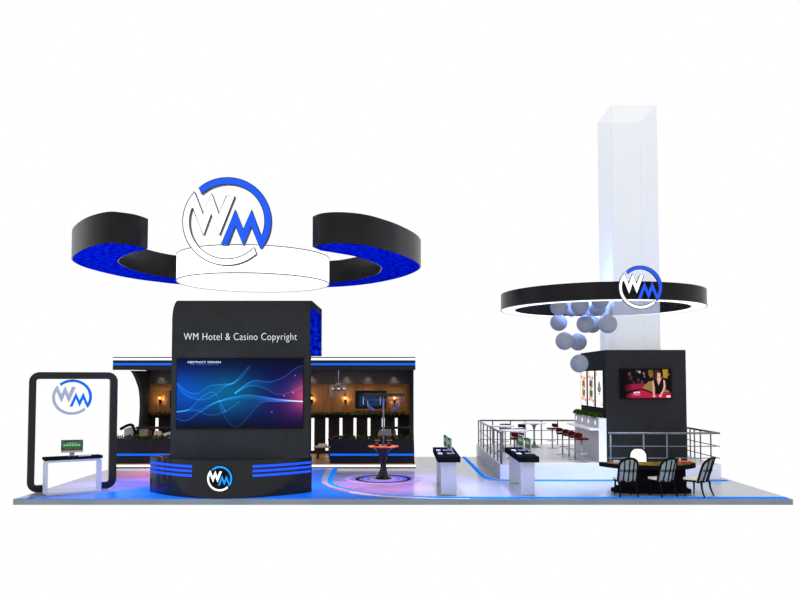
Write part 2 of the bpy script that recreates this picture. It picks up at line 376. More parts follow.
b2 = catmull([fl(*q) for q in [(463.5, 456.8), (473, 466), (482, 475.3), (487, 478), (495, 479.8), (508, 480.5)]], 5, False)
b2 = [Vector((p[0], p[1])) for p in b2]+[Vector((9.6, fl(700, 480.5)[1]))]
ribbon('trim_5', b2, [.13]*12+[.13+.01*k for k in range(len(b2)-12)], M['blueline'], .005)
# rings printed round the little table
def annulus(name, c, r0, r1, m, z, n=64):
    b = MB(); b.lathe([(r0, z), (r1, z), (r1, z+.004), (r0, z+.004)], c[0], c[1], n, 1, 1.15, closed=True); return struct(name, b, m)
tc = fl(383.3, 478.9)
annulus('trim_6', tc, .72, .83, M['black'], .002); annulus('trim_7', tc, .5, .6, M['bluering'], .002); annulus('trim_8', tc, .26, .42, M['tan'], .002)
annulus('trim_9', tc, 1.02, 1.14, M['tan'], .002)
for k, a in enumerate((0, 180)):
    annulus('trim_%d' % (10+k), (tc[0]+.6*math.cos(math.radians(a)), tc[1]+.6*math.sin(math.radians(a))), .001, .07, M['carpetblue'], .0065, 20)
# raised deck on the right
DX0, DX1, DY0, DY1, DZ = 2.98, 9.55, 4.2, 12.05, .43
b = MB(); b.mi = 1; b.box(DX0, DX1, DY0, DY1, .0005, DZ-.006); b.mi = 0; b.box(DX0, DX1, DY0, DY1, DZ-.006, DZ)
b.bm.faces.ensure_lookup_table()
for f in b.bm.faces:
    if f.material_index == 1 and f.calc_center_median().y < DY0+.01: f.material_index = 2
struct('floor_raised', b, [M['tiles'], M['sidegrey'], M['brightwhite']])
# ================================================================== LOUNGE PAVILION (behind)
LX0, LX1, LY0, LY1 = -9.66, .52, 7.35, 11.3
LZ = .14; RZ0, RZ1 = 3.29, 3.71
b = MB(); b.box(LX0, LX1, LY0, LY1, .0005, .03); b.mi = 1; b.box(LX0, LX1, LY0, LY1-.01, .03, .1); b.mi = 2; b.box(LX0+.01, LX1-.01, LY0+.02, LY1-.01, .1, LZ)
struct('floor_lounge', b, [M['black'], M['led'], M['woodfloor']])
b = MB(); b.box(LX0, LX1, LY0+.06, LY1, RZ0, RZ1-.1); struct('ceiling', b, M['upperband'])
# fascia: layered bands
b = MB()
for (z0, z1, mi, dy) in ((3.67, 3.705, 0, .0), (3.60, 3.67, 1, .02), (3.50, 3.60, 0, .0), (3.43, 3.50, 2, .01), (3.27, 3.43, 0, .0)):
    b.mi = mi; b.box(LX0, LX1, LY0+dy, LY0+.06 if z0 < 3.6 else LY0+.5, z0, z1)
b.mi = 0
struct('trim_fascia', b, [M['char'], M['led'], M['bluestripe']])
# back wall: lower dark panels, oak middle, grey upper band
WY = 11.15
b = MB(); b.box(LX0, LX1, WY, LY1, LZ, 1.62); b.mi = 1; b.box(LX0, LX1, WY+.02, LY1, 1.62, 2.77); b.mi = 2; b.box(LX0, LX1, WY-.02, LY1, 2.77, RZ0)
struct('wall_back', b, [M['lowerpanel'], M['wood'], M['upperband']])
# side walls with a bow-curved front edge
def sidewall(name, x0, x1, pts):
    poly = [(WY-.02, LZ)] + pts + [(WY-.02, RZ0-.02)]
    b = MB(); b.prof(poly, x0, x1); return struct(name, b, M['char'])
def dz(px, py): D = 9.66*F/(400-px); return (D+CY, H-(py-378)*D/F)
curve = [(LY0+.4, LZ), (8.2, .6), (9.25, 1.05)]+[dz(138.8, 428), dz(140.1, 415), dz(140.4, 404), dz(139.3, 391), dz(136.6, 382), dz(133.5, 375), dz(130.3, 370.5)]
curve = [tuple(p[:2]) for p in catmull([(q[0], q[1]) for q in curve], 4, False)]
curve = [(min(y, WY-.1), min(z, RZ0-.03)) for y, z in curve]
sidewall('wall_left', LX0, LX0+.14, curve); sidewall('wall_right', LX1-.17, LX1-.03, curve)
# LED uprights in the lower back wall
ledx = [(px-400)*.0381 for px in (158, 313.2, 327.3, 341.2, 355.2, 369.1, 383.3, 396.3)]
for i, x in enumerate(ledx):
    b = MB(); b.box(x-.05, x+.05, WY-.045, WY-.004, LZ+.12, 1.495)
    where = 'the only one left of the dark tower' if i == 0 else ['first', 'second', 'third', 'fourth', 'fifth', 'sixth', 'seventh'][i-1]+' from the dark tower towards the right'
    tag(b.build('light_strip', M['led']), 'glowing white vertical strip on dark lounge wall, '+where, 'light', 'light strips on the lounge back wall')
def foliage(mb, x0, x1, y0, y1, z0, z1, n, s=.07):
    for i in range(n):
        c = Vector((random.uniform(x0, x1), random.uniform(y0, y1), random.uniform(z0, z1)))
        a = random.uniform(0, 2*PI); t = random.uniform(-.5, 1.2); d = Vector((math.cos(a)*math.cos(t), math.sin(a)*math.cos(t), math.sin(t)))
        w = d.cross(Vector((random.uniform(-1, 1), random.uniform(-1, 1), 1))).normalized()*s*.35; L = d*s*random.uniform(.7, 1.3); up = d.cross(w).normalized()*s*.08
        v = [mb.bm.verts.new(p) for p in (c, c+L*.5+w+up, c+L, c+L*.5-w+up, c+L*.5-up*1.5)]
        for f in ((0, 1, 4), (1, 2, 4), (2, 3, 4), (3, 0, 4)): mb.bm.faces.new([v[k] for k in f])
        mb.bm.faces.new((v[0], v[3], v[2], v[1]))
def planter(label, x0, x1, y0, y1, z0, z1, lm, tm, n, s, leafh=.1, back=.02):
    t = thing('planter', label, 'planter', ((x0+x1)/2, (y0+y1)/2, z0))
    b = MB(); b.box(x0, x1, y0, y1, z0, z1, .005); b.build('trough', tm, t, world=True)
    b = MB(); foliage(b, x0+.03, x1-.05, y0+.02, y1-back, z1-.01, z1+leafh, n, s); o = b.build('foliage', lm, t, world=True); o['kind'] = 'stuff'
    return t
planter('long narrow trough of dark leaves along the foot of the oak wall', LX0+.2, LX1-.3, WY-.36, WY-.002, 1.50, 1.6, M['leafdark'], M['black'], 1600, .085, .07, .12)
def low_wall(label, x0, x1, stripes=True):
    t = thing('planter_wall', label, 'planter wall', ((x0+x1)/2, LY0+.25, LZ))
    b = MB(); b.box(x0, x1, LY0+.04, LY0+.44, LZ, .95, .008); b.build('panel', M['planter'], t, world=True)
    b = MB(); b.box(x0, x1-.002, LY0+.022, LY0+.039, .40, .47); o = b.build('light_line', M['bluestripe'], t, world=True); o['label'] = 'thin bright blue light line'
    b = MB(); foliage(b, x0+.05, x1-.08, LY0+.08, LY0+.4, .93, 1.03, int(230*(x1-x0)), .085); o = b.build('foliage', M['leafdark'], t, world=True); o['kind'] = 'stuff'
    return t
low_wall('low dark planter wall with blue line, left of the big screen tower', LX0, -6.3)
low_wall('low dark planter wall with blue line, right of tower behind pedestal table', -2.34, .47)
# pictures on the oak wall
def wall_picture(label, xc, zc, w, h, fn):
    t = thing('wall_screen', label, 'screen', (xc, WY-.001, zc-h/2))
    b = MB()
    for (a0, a1, c0, c1) in ((-w/2-.08, w/2+.08, h, h+.07), (-w/2-.08, w/2+.08, -.07, 0), (-w/2-.08, -w/2, 0, h), (w/2, w/2+.08, 0, h)):
        b.box(a0, a1, -.07, .019, c0, c1, .01)
    b.build('frame', M['wood'], t)
    b = MB(); b.box(-w/2, w/2, -.03, .015, 0, h); bk = b.build('backing', M['black'], t)
    o = picture('picture', w-.04, h-.04, 60, 36, fn, bk); o.location = (0, -.034, h/2); return t
def art(U, V):
    n = np.sin(U*17+3*np.sin(V*9))*np.cos(V*13+2*np.sin(U*7)); n2 = np.sin(U*41+V*23)*np.sin(V*37-U*11)
    k = (n*.5+.5)*.7+(n2*.5+.5)*.3; edge = np.minimum(np.minimum(U, 1-U)*6, np.minimum(V, 1-V)*5).clip(.25, 1)
    return np.stack([10+28*k, 30+42*k, 42+50*k], -1)*edge[..., None]
wall_picture('framed dark teal picture on oak wall between two lit lanterns', -1.11, 2.17, 1.17, .68, art)
wall_picture('framed dark teal picture on oak wall, cut off by tower left edge', -8.15, 2.17, 1.17, .68, art)
# lantern sconces
def sconce():
    t = thing('wall_lantern', 'x', 'wall lamp')
    b = MB(); b.lathe([(0, -.22), (.02, -.2), (.035, -.12), (.06, -.08), (.06, -.06), (.03, -.05), (0, -.05)], 0, 0, 8); b.tube([(0, 0, -.15), (0, .06, -.2), (0, .12, -.1)], .014, 6); b.box(-.035, .035, .115, .13, -.18, .0)
    b.build('bracket', M['black'], t)
    b = MB(); b.lathe([(0, -.05), (.035, -.05), (.055, .06), (0, .06)], 0, 0, 6); b.build('bulb', M['bulb'], t)
    b = MB(); b.lathe([(0, .17), (.012, .15), (.03, .11), (.095, .065), (.09, .055), (0, .06)], 0, 0, 6); b.build('cap', M['black'], t)
    return t
s0 = sconce()
sc = [(-2.07, 'left of the oak wall picture by the chandelier'), (-.21, 'right of the oak wall picture, near the right wall'), (-3.36, 'peeking out at the right edge of the dark tower'), (-9.10, 'at the far left corner, left of the dark tower')]
for i, (x, w) in enumerate(sc):
    o = s0 if i == 0 else copy_thing(s0, (x, WY-.112, 2.24), 0)
    o.location = (x, WY-.112, 2.24); tag(o, 'lit black wall lantern '+w, 'wall lamp', 'wall lanterns in the lounge')
    l = bpy.data.lights.new('lantern_light', 'POINT'); l.energy = 5; l.color = (1, .72, .28); l.shadow_soft_size = .03
    lo = bpy.data.objects.new('lantern_light', l); lo.location = (x, WY-.045, 2.2); COL.objects.link(lo)
# ceiling downlights
cx_ = [(347-400)*.0381, (368-400)*.0381, (394-400)*.0381, (162-400)*.0381, -3.35, -7.8]
nm = ['above the left lantern right of tower', 'above the oak wall picture, middle of three', 'nearest the right end wall', 'at the far left corner', 'just right of the tower', 'behind the tower left edge']
for x, w in zip(cx_, nm):
    b = MB(); b.lathe([(0, RZ0-.022), (.05, RZ0-.022), (.07, RZ0-.025), (.07, RZ0), (0, RZ0)], x, WY-.3, 16)
    tag(b.build('downlight', M['upperband']), 'small round warm ceiling downlight '+w, 'ceiling light', 'downlights in the lounge ceiling')
    l = bpy.data.lights.new('downlight_beam', 'SPOT'); l.energy = 26; l.color = (1, .82, .66); l.spot_size = math.radians(85); l.spot_blend = .9; l.shadow_soft_size = .03
    lo = bpy.data.objects.new('downlight_beam', l); lo.location = (x, WY-.16, RZ0-.06); lo.rotation_euler = (math.radians(-4), 0, 0); COL.objects.link(lo)
l = bpy.data.lights.new('lounge_glow', 'AREA'); l.energy = 45; l.color = (1, .84, .68); l.shape = 'RECTANGLE'; l.size = 9; l.size_y = 1.5
lo = bpy.data.objects.new('lounge_glow', l); lo.location = (-4.6, 9.8, RZ0-.03); COL.objects.link(lo)
# chandelier
ch = at(338.5, 390, 30.6)
t = thing('chandelier', 'square clear crystal chandelier with small bulbs above the lounge', 'chandelier', (ch.x, ch.y, ch.z-.25))
b = MB(); b.tube([(0, 0, .42), (0, 0, RZ0-ch.z+.25-.001)], .012, 8); b.box(-.1, .1, -.1, .1, .44, .5, .01); b.build('stem', M['aluminium'], t)
b = MB()
for k in range(-3, 4):
    for s in (-1, 1):
        b.tube([(k*.095, s*.28, .03), (k*.095, s*.28, .42)], .012, 6)
        b.tube([(s*.285, k*.09, .03), (s*.285, k*.09, .42)], .012, 6)
for z in (.03, .42): b.tube([(-.3, -.3, z), (.3, -.3, z), (.3, .3, z), (-.3, .3, z)], .012, 6, closed=True)
b.build('crystal_frame', M['crystal'], t)
b = MB(); b.tube([(-.2, 0, .25), (.2, 0, .25)], .02, 6); b.tube([(0, -.2, .25), (0, .2, .25)], .02, 6); b.tube([(0, 0, .2), (0, 0, .44)], .02, 6); b.build('arms', M['black'], t)
for (x, y) in ((-.2, 0), (.2, 0), (0, -.2), (0, .2)):
    b = MB(); b.sphere((x, y, .3), .035, 10, 8); b.build('bulb', M['led_soft'], t)
# seating in the lounge
def sofa(label, x0, x1, y0, cush, bend, where):
    t = thing('sofa', label, 'sofa', ((x0+x1)/2, y0+.4, LZ))
    b = MB(); b.box(x0, x1, y0, y0+.8, LZ+.12, LZ+.45, .04)
    b.build('seat', M['black'], t, world=True)
    b = MB(); z = 1.29
    if bend < 0: P = [(x0-.32, y0, LZ+.3), (x0-.25, y0, .75), (x0-.12, y0, 1.05), (x0+.08, y0, 1.24), (x0+.35, y0, z), (x1, y0, z), (x1+.02, y0+.1, z), (x1+.02, y0+.75, z)]
    else: P = [(x0, y0+.75, z), (x0, y0+.08, z), (x0+.08, y0, z), (x1-.2, y0, z), (x1, y0, z-.04), (x1, y0, LZ+.3)]
    b.tube([tuple(p) for p in catmull(P, 5, False)], .045, 10); b.build('back_rail', M['char'], t, world=True)
    for x in (x0+.1, x1-.1):
        for y in (y0+.08, y0+.72):
            b = MB(); b.tube([(x, y, LZ), (x, y, LZ+.13)], .025, 8); b.build('leg', M['black'], t, world=True)
    for (cx, w, h, m, tilt, lb) in cush:
        b = MB(); b.box(-w/2, w/2, -.06, .06, -h/2, h/2, .035)
        bmesh.ops.rotate(b.bm, verts=b.bm.verts[:], cent=(0, 0, 0), matrix=Matrix.Rotation(tilt, 3, 'Y')); bmesh.ops.translate(b.bm, verts=b.bm.verts[:], vec=(cx, y0+.22, LZ+.453+h/2*math.cos(tilt)+w/2*abs(math.sin(tilt))))
        tag(b.build('cushion', m), lb+' cushion standing on the lounge sofa '+where, 'cushion', 'cushions on the lounge sofas')
    return t
sofa('dark rail-backed lounge sofa with beige and rust cushions behind pedestal table', -.8, .28, 8.1, [(-.73, .18, .6, M['beige'], .35, 'tilted beige'), (-.44, .3, .62, M['lightgrey'], -.06, 'large light grey'), (-.2, .12, .6, M['rust'], 0, 'narrow rust')], -1, 'behind the pedestal table')
sofa('dark rail-backed lounge sofa with cream cushions, left of the tower', -8.97, -6.6, 8.1, [(-8.88, .3, .64, M['beige'], .05, 'upright beige'), (-8.66, .12, .6, M['rust'], 0, 'narrow rust'), (-8.42, .26, .56, M['cream'], .2, 'cream right-leaning'), (-8.0, .32, .5, M['cream'], -.25, 'smaller cream left-leaning')], 1, 'left of the tower')
# arched grey armchair at the left end
t = thing('armchair', 'light grey armchair with a black arched rim at lounge left end', 'armchair', (-9.34, 8.4, LZ))
b = MB(); b.box(-9.5, -9.18, 8.2, 8.8, LZ+.14, 1.0, .05); b.build('seat', M['lightgrey'], t, world=True)
b = MB(); b.plate([(-9.5, 1.0), (-9.17, 1.0), (-9.2, 1.28), (-9.3, 1.31), (-9.5, 1.24)], 8.16, 8.26); b.build('backrest', M['lightgrey'], t, world=True)
b = MB(); b.tube([tuple(p) for p in catmull([(-9.62, 8.12, 1.24), (-9.5, 8.12, 1.31), (-9.35, 8.12, 1.38), (-9.22, 8.12, 1.38), (-9.14, 8.12, 1.24), (-9.11, 8.12, 1.0)], 6, False)], .05, 10); b.build('rim', M['black'], t, world=True)
for x in (-9.46, -9.22):
    for y in (8.28, 8.72):
        b = MB(); b.tube([(x, y, LZ), (x, y, LZ+.17)], .025, 8); b.build('leg', M['black'], t, world=True)
# side table with book and red flowers in the lounge doorway
q = at(323.5, 446.5, 30.3)
t = thing('side_table', 'small dark wood side table in the lounge entrance beside the tower', 'table', (q.x, q.y, LZ))
b = MB(); b.box(-.33, .33, -.25, .25, .40, .45, .015); b.build('tabletop', M['beige'], t)
for x in (-.18, .22):
    for y in (-.18, .18):
        b = MB(); b.tube([(x*1.1, y, 0), (x, y, .405)], .022, 8, r2=.03); b.build('leg', M['brown'], t)
b = MB(); b.box(q.x-.18, q.x+.12, q.y-.12, q.y+.1, LZ+.451, LZ+.53, .01); tag(b.build('book', M['paper']), 'thick pale book lying on the lounge side table', 'book')
t = thing('flower_vase', 'red flowers in a small dark vase on the lounge side table', 'flowers', (q.x+.24, q.y, LZ+.451))
b = MB(); b.lathe([(0, 0), (.05, 0), (.06, .08), (.04, .15), (0, .15)], 0, 0, 14); b.build('vase', M['black'], t)
b = MB()
for k in range(9): b.sphere((random.uniform(-.06, .06), random.uniform(-.06, .06), .2+random.uniform(-.03, .06)), .04, 8, 6)
b.build('blooms', M['flower'], t)
# ================================================================== CENTRE TOWER ON ITS PLINTH
PC = -4.455; PW = 2.13; PF, PM = .05, 1.3
def lens_y(x, grow=0.0): return PM-(PM-PF+grow)*math.sqrt(max(0, 1-0))*(1-((x-PC)/(PW))**2)
xs = [PC-PW+2*PW*k/40 for k in range(41)]
t = thing('plinth', 'curved glossy charcoal plinth with blue lines and round emblem under tower', 'plinth', (PC, 1.3, 0))
poly = [(x, lens_y(x)) for x in xs]+[(x, 2*PM-lens_y(x)) for x in xs[::-1][1:-1]]
b = MB(); b.prism(poly, .009, .94); b.build('body', M['gloss'], t, world=True, smooth=math.radians(30))
for zc in (.785, .67, .555):
    for sgn in (-1, 1):
        X = [PC+sgn*(.76+(PW-.012-.76)*k/16) for k in range(17)]
        if sgn < 0: X = X[::-1]
        P = [(x, lens_y(x)-.012) for x in X]+[(x, lens_y(x)-.001) for x in X[::-1]]
        b = MB(); b.prism(P, zc-.03, zc+.03); o = b.build('light_line', M['plinthblue'], t, world=True); o['label'] = 'bright blue light line'
e = thing('emblem', 'small round white and sky blue WM emblem on the plinth front', 'emblem', (PC-.02, PF-.05, .505))
emblem(e, .31, .02, M['signwhite'], M['plinthsky'], M['black'])
b = MB(); b.plate([(p[0]*.325, p[1]*.325) for p in arc(1, 0, 360, 47)[:-1]], .02, .047); b.build('disc', M['black'], e)
# arch-shaped tower
TX0, TX1, TF, TB = -5.91, -2.35, .75, 4.25
t = thing('screen_tower', 'tall charcoal arched tower with a large blue wave screen', 'display tower', (PC, 2.2, .94))
outer = [(TF, .941), (TF, 4.55)]+[(TF+.62-.62*math.cos(a), 4.50+.56*math.sin(a)) for a in [PI/2*k/10 for k in range(1, 11)]]+[(TB, 5.06), (TB, 3.65)]
inner = [(TB-.16, 3.65), (TB-.16, 4.88), (TF+.7, 4.88)]+[(TF+.66-.46*math.sin(a), 4.46+.42*math.cos(a)) for a in [PI/2*k/6 for k in range(1, 7)]]+[(TF+.2, 3.66), (TF+.48, 3.655), (TF+.48, .941)]
b = MB(); b.prof(outer+inner, TX0, TX1); b.build('shell', M['char'], t, world=True, smooth=math.radians(30))
b = MB(); b.box(TX0+.01, TX1-.004, TB-.172, TB-.161, 3.66, 4.86); b.box(TX0+.01, TX1-.004, TF+.75, TB-.18, 4.867, 4.879); b.build('lining', M['starglow'], t, world=True)
# picture on the big screen
CV = {}
def cv(pts):
    x = np.array([(p[0]-10)/740 for p in pts]); y = np.array([1-(p[1]-47)/408 for p in pts])
    xs = np.linspace(x[0], x[-1], 200)
    # smooth cubic-ish interpolation
    P = catmull([(a, c) for a, c in zip(x, y)], 12, False); px_ = np.array([p[0] for p in P]); py_ = np.array([p[1] for p in P])
    o = np.argsort(px_); return px_[o], py_[o]
C1 = cv([(10, 190), (70, 240), (130, 252), (200, 210), (280, 200), (340, 190), (390, 140), (430, 95)])
C1b = cv([(10, 200), (60, 262), (150, 290), (230, 265), (290, 215), (345, 192), (400, 150), (440, 92)])
C2 = cv([(10, 358), (80, 345), (150, 280), (210, 245), (245, 262), (262, 297), (300, 360)])
C3 = cv([(10, 400), (70, 410), (150, 360), (260, 297), (400, 265), (500, 270), (600, 285), (750, 300)])
C3b = cv([(10, 350), (80, 352), (160, 330), (260, 299), (400, 285), (500, 290), (600, 295), (750, 301)])
C4 = cv([(10, 362), (120, 350), (200, 378), (290, 360), (380, 300)])
C5 = cv([(350, 250), (430, 190), (480, 178), (560, 185), (640, 155), (700, 110), (750, 90)])
C6 = cv([(350, 255), (420, 215), (480, 210), (540, 230), (600, 258), (660, 250), (750, 215)])
C7 = cv([(262, 330), (300, 400), (360, 448), (420, 400), (480, 330), (520, 302), (600, 300), (750, 298)])
def screenpic(U, V):
    def g(cx, cy, rx, ry): return np.exp(-(((U-cx)/rx)**2+((V-cy)/ry)**2))
    c = np.zeros(U.shape+(3,)); c[...] = (0, 6, 68)
    c += g(0, .52, .24, .42)[..., None]*np.array((0, 58, 112)); c += g(.42, .5, .28, .38)[..., None]*np.array((0, 84, 66))
    c += g(1.02, .47, .12, .25)[..., None]*np.array((175, 62, 40))*.95; c += g(.92, .3, .2, .35)[..., None]*np.array((50, 10, 25))
    vig = 1-.55*np.clip(np.abs(V-.5)*2, 0, 1)**3
    c *= vig[..., None]
    def line(C, amp, w, col=(90, 190, 235)):
        y = np.interp(U, C[0], C[1], left=-9, right=-9); return (amp*np.exp(-((V-y)/w)**2))[..., None]*np.array(col)
    for C in (C1, C1b, C2, C4, C6, C7): c += line(C, .26, .007)
    for C in (C3, C5): c += line(C, .36, .007)
    def fam(A, B, n, amp):
        r = 0
        for k in range(1, n):
            a = k/n; lo = max(A[0][0], B[0][0]); hi = min(A[0][-1], B[0][-1]); X = np.linspace(lo, hi, 160)
            r = r+line((X, np.interp(X, *A)*(1-a)+np.interp(X, *B)*a), amp, .006, (40, 130, 215))
        return r
    c += fam(C1, C1b, 5, .14)+fam(C2, C4, 7, .12)+fam(C3, C7, 12, .13)+fam(C5, C6, 9, .12)+fam(C3, C3b, 5, .14)
    for (dx, dy) in ((640, 266), (693, 247), (568, 362), (703, 148)):
        c += g((dx-10)/740, 1-(dy-47)/408, .006, .011)[..., None]*np.array((110, 110, 180))
    return c
sw, sh = 3.25, 1.80; scx = (-5.755-2.505)/2
b = MB(); b.box(scx-sw/2-.012, scx+sw/2+.012, TF-.03, TF-.001, 1.70, 1.72+sh); b.build('screen_case', M['black'], t, world=True)
o = picture('screen', sw, sh, 420, 230, screenpic, t); o.location = (scx-PC, TF-.033-2.2, 1.71+sh/2-.94)
q = at(240.5, 337, 22.0)
text_mesh('lettering', 'WM Hotel & Casino Copyright', .27, (q.x-PC, TF-.02-2.2, q.z-.94), M['text'], t, width=2.93, depth=.012)
q = at(204.5, 362.3, 22.0); text_mesh('screen_title', 'ABSTRACT DESIGN', .07, (q.x-PC, TF-.042-2.2, q.z-.94), M['text'], t, width=.86, depth=.003)
q = at(204.5, 364.7, 22.0); text_mesh('screen_title', 'VECTOR BG DESIGN', .042, (q.x-PC, TF-.042-2.2, q.z-.94), M['bluemetal'], t, width=.72, depth=.003)
# ================================================================== BIG HANGING CRESCENT RING + DRUM
zb, zt = 6.37, 7.14
zb = at(113, 243, 21.4).z
zt = at(113, 211.7, 21.4).z
outL = [(147.7, 248.8), (135.9, 245.5), (120.7, 243.5), (107.2, 243), (90.3, 246.3), (78.5, 251.4), (71.6, 257.5), (73.8, 262), (85.2, 267.4), (107.2, 273.3), (132.5, 278.4), (157.8, 281.8), (176.4, 283.8)]
outB = [(210, 286), (250, 287.6), (290, 287.8)]
outR = [(328.3, 287), (350, 285.8), (371.7, 283.3), (393.3, 279.2), (410, 274.2), (420.6, 268), (416.7, 261.7), (400, 254.2), (383.3, 249.2), (366.7, 245.5), (350, 243.7), (333.3, 243.3), (320, 244.5), (312.5, 247)]
inR = [(320, 250.3), (336.7, 253), (355, 256.3), (370, 260.8), (379.2, 265.8), (380.8, 269.2), (376.7, 274.2), (363.3, 278.3), (346.7, 281.3), (330.8, 282.8)]
inB = [(290, 283.6), (250, 283.4), (210, 281.6)]
inL = [(174.7, 278.4), (159.5, 276.2), (144.3, 273), (130.8, 269.1), (120.7, 264.1), (118.7, 260.7), (123.2, 256.5), (134.2, 252.2), (144.3, 249.9)]
def onr(L): return [(on_z(px, py, zb).x, on_z(px, py, zb).y) for px, py in L]
o1 = catmull(onr(outL+outB+outR), 4, False); i1 = catmull(onr(inR+inB+inL), 4, False)
loop = [(p[0], p[1]) for p in o1+i1]
t = thing('hanging_ring', 'large dark crescent ring open at the front with starry blue underside', 'hanging ring', (-4.3, 5, zb))
b = MB(); b.prism(loop, zb, zt); b.build('band', M['ringdark'], t, world=True, smooth=math.radians(35))
# underside panel, set in a little from the edge
def shrink(L, d):
    n = len(L); out = []
    for i in range(n):
        a = Vector(L[i-1]); c = Vector(L[(i+1) % n]); tt = (c-a)
        if tt.length < 1e-6: out.append(L[i]); continue
        tt.normalize(); out.append((L[i][0]+tt.y*d, L[i][1]-tt.x*d))
    return out
def area(L): return sum(L[i-1][0]*L[i][1]-L[i][0]*L[i-1][1] for i in range(len(L)))/2
sg = -1 if area(loop) > 0 else 1
b = MB(); b.prism(shrink(loop, .035*sg), zb-.012, zb-.001); b.build('underside_panel', M['starry'], t, world=True)
# oval drum
p_n = on_z(252, 272.6, 5.98); dz_ = 5.98
near = on_z(252, 272.6, dz_).y; far = on_z(252, 292, dz_).y
lft = on_z(174.8, 280.5, dz_); rgt = on_z(330.2, 281.8, dz_)
dcx, dcy = (lft.x+rgt.x)/2-.065, (near+far)/2; drx, dry = (rgt.x-lft.x)/2*.995, (far-near)/2
ztd = at(252, 244.6, near-CY).z
t = thing('hanging_drum', 'glowing white oval drum hanging inside the dark crescent ring', 'hanging drum', (dcx, dcy, dz_))
b = MB(); b.prism([(dcx+drx*math.cos(a), dcy+dry*math.sin(a)) for a in [2*PI*k/96 for k in range(96)]], dz_, ztd); b.build('lightbox', M['lightbox'], t, world=True, smooth=math.radians(30))
for z in (dz_, ztd):
    b = MB(); b.tube([(dcx+drx*math.cos(a), dcy+dry*math.sin(a), z) for a in [2*PI*k/96 for k in range(96)]], .014, 6, closed=True); b.build('rim', M['edge'], t, world=True)
lc = at(227, 221.3, 23.5)
e = thing('emblem', 'big round white and blue WM emblem on the white hanging drum', 'emblem', (lc.x, lc.y, lc.z))
emblem(e, 1.235, .22, M['signwhite'], M['signblue'], M['edge'], inset=.013)
for (x, z) in ((.1, -1.12), (-.45, -.99)):
    yf = dcy-dry*math.sqrt(1-((lc.x+x-dcx)/drx)**2)-lc.y-.002
    b = MB(); b.tube([(x, .2, z), (x, yf, z)], .02, 8); b.build('bracket', M['edge'], e)
# ================================================================== RIGHT HANGING RING
RC = (6.495, 27.45+CY); RR = 3.2; RI = 2.74; RY = 1.13
rz0 = at(605, 298.7, 27.45-RR*RY).z; rz1 = at(605, 281.2, 27.45-RR*RY).z
t = thing('hanging_ring', 'smaller dark round hanging ring with white lit underside, around clear column', 'hanging ring', (RC[0], RC[1], rz0))
b = MB(); b.lathe([(RI, rz0), (RR, rz0), (RR, rz1), (RI, rz1)], RC[0], RC[1], 120, 1, RY, closed=True); b.build('band', M['ringdark'], t, world=True, smooth=math.radians(30))
b = MB(); b.lathe([(RI+.02, rz0-.012), (RR-.02, rz0-.012), (RR-.02, rz0-.001), (RI+.02, rz0-.001)], RC[0], RC[1], 120, 1, RY, closed=True); b.build('light_band', M['led'], t, world=True)
b = MB(); b.tube([(RC[0]+RR*math.cos(a), RC[1]+RR*RY*math.sin(a), rz0-.006) for a in [2*PI*k/120 for k in range(120)]], .014, 6, closed=True); b.build('rim', M['edge'], t, world=True)
lc = at(640.5, 287.3, 23.72)
e = thing('emblem', 'round white and blue WM emblem on front of smaller hanging ring', 'emblem', (lc.x, lc.y, lc.z))
emblem(e, .605, .1, M['signwhite'], M['signblue'], M['edge'], inset=.010)
b = MB(); b.box(-.3, .3, .1, .14, -.08, .02); b.build('bracket', M['edge'], e)
# column
t = thing('glass_column', 'tall pale translucent column rising through the smaller hanging ring', 'column', (7.45, 27.75+CY, 3.865))
zc1 = at(640, 105, 26.8).z
CX0, CX1, CYa, CYb = 6.76, 8.22, 26.8+CY, 28.7+CY
b = MB()
for (xa, xb, ya, yb) in ((CX0, CX1, CYa, CYa+.02), (CX0, CX1, CYb-.02, CYb), (CX0, CX0+.02, CYa+.021, CYb-.021), (CX1-.02, CX1, CYa+.021, CYb-.021)):
    b.box(xa, xb, ya, yb, 3.863, zc1)
b.build('panel', M['column'], t, world=True)
# balls: (px, py, distance)
balls = [(558.7, 322.5, 27.9, 'bluish, alone at the left of the middle tier'), (585.5, 324, 26.6, 'middle tier, left one of the close pair'), (592.5, 324.5, 28.0, 'middle tier, tucked behind between two others'),
    (607.8, 324, 25.7, 'large grey, rightmost of the middle tier'), (564.5, 341, 26.4, 'lower tier, left one of two'), (578, 342, 27.4, 'lower tier, right one of two'), (579.3, 363.5, 26.3, 'lowest of all, beside the playing card panels'),
    (559, 306.5, 26.4, 'top tier, leftmost'), (571.5, 308.5, 28.4, 'top tier, peeking out behind the two leftmost'), (579.8, 306, 26.3, 'top tier, third from the left'), (589.5, 310, 28.3, 'top tier, peeking out behind the middle'),
    (597, 307.5, 27.2, 'top tier, right of the middle'), (606.7, 308.5, 28.8, 'brightest, at the column left edge'), (600, 299.5, 26.0, 'highest, half hidden by the ring'), (632, 300, 29.12, 'seen through the clear column below the emblem')]
b0 = None
for px, py, D, w in balls:
    p = at(px, py, D)
    if b0 is None:
        b = MB(); b.sphere((0, 0, 0), .28, 36, 20); b0 = b.build('hanging_globe', M['ball'], origin=(0, 0, 0)); o = b0
    else: o = b0.copy(); COL.objects.link(o)
    o.location = p; tag(o, 'pale grey hanging globe, '+w, 'globe', 'grey globes under the smaller ring')
# ================================================================== CARD BLOCK, BAR, PLANTER
BX0, BX1, BY0, BY1, BZ = 6.29, 8.74, 26.0+CY, 29.6+CY, 3.86
t = thing('display_block', 'tall charcoal block with card panels and a dealer screen', 'display block', ((BX0+BX1)/2, (BY0+BY1)/2, DZ))
b = MB(); b.box(BX0, BX1, BY0, BY1, DZ+.001, BZ, .006); b.build('body', M['char'], t, world=True)
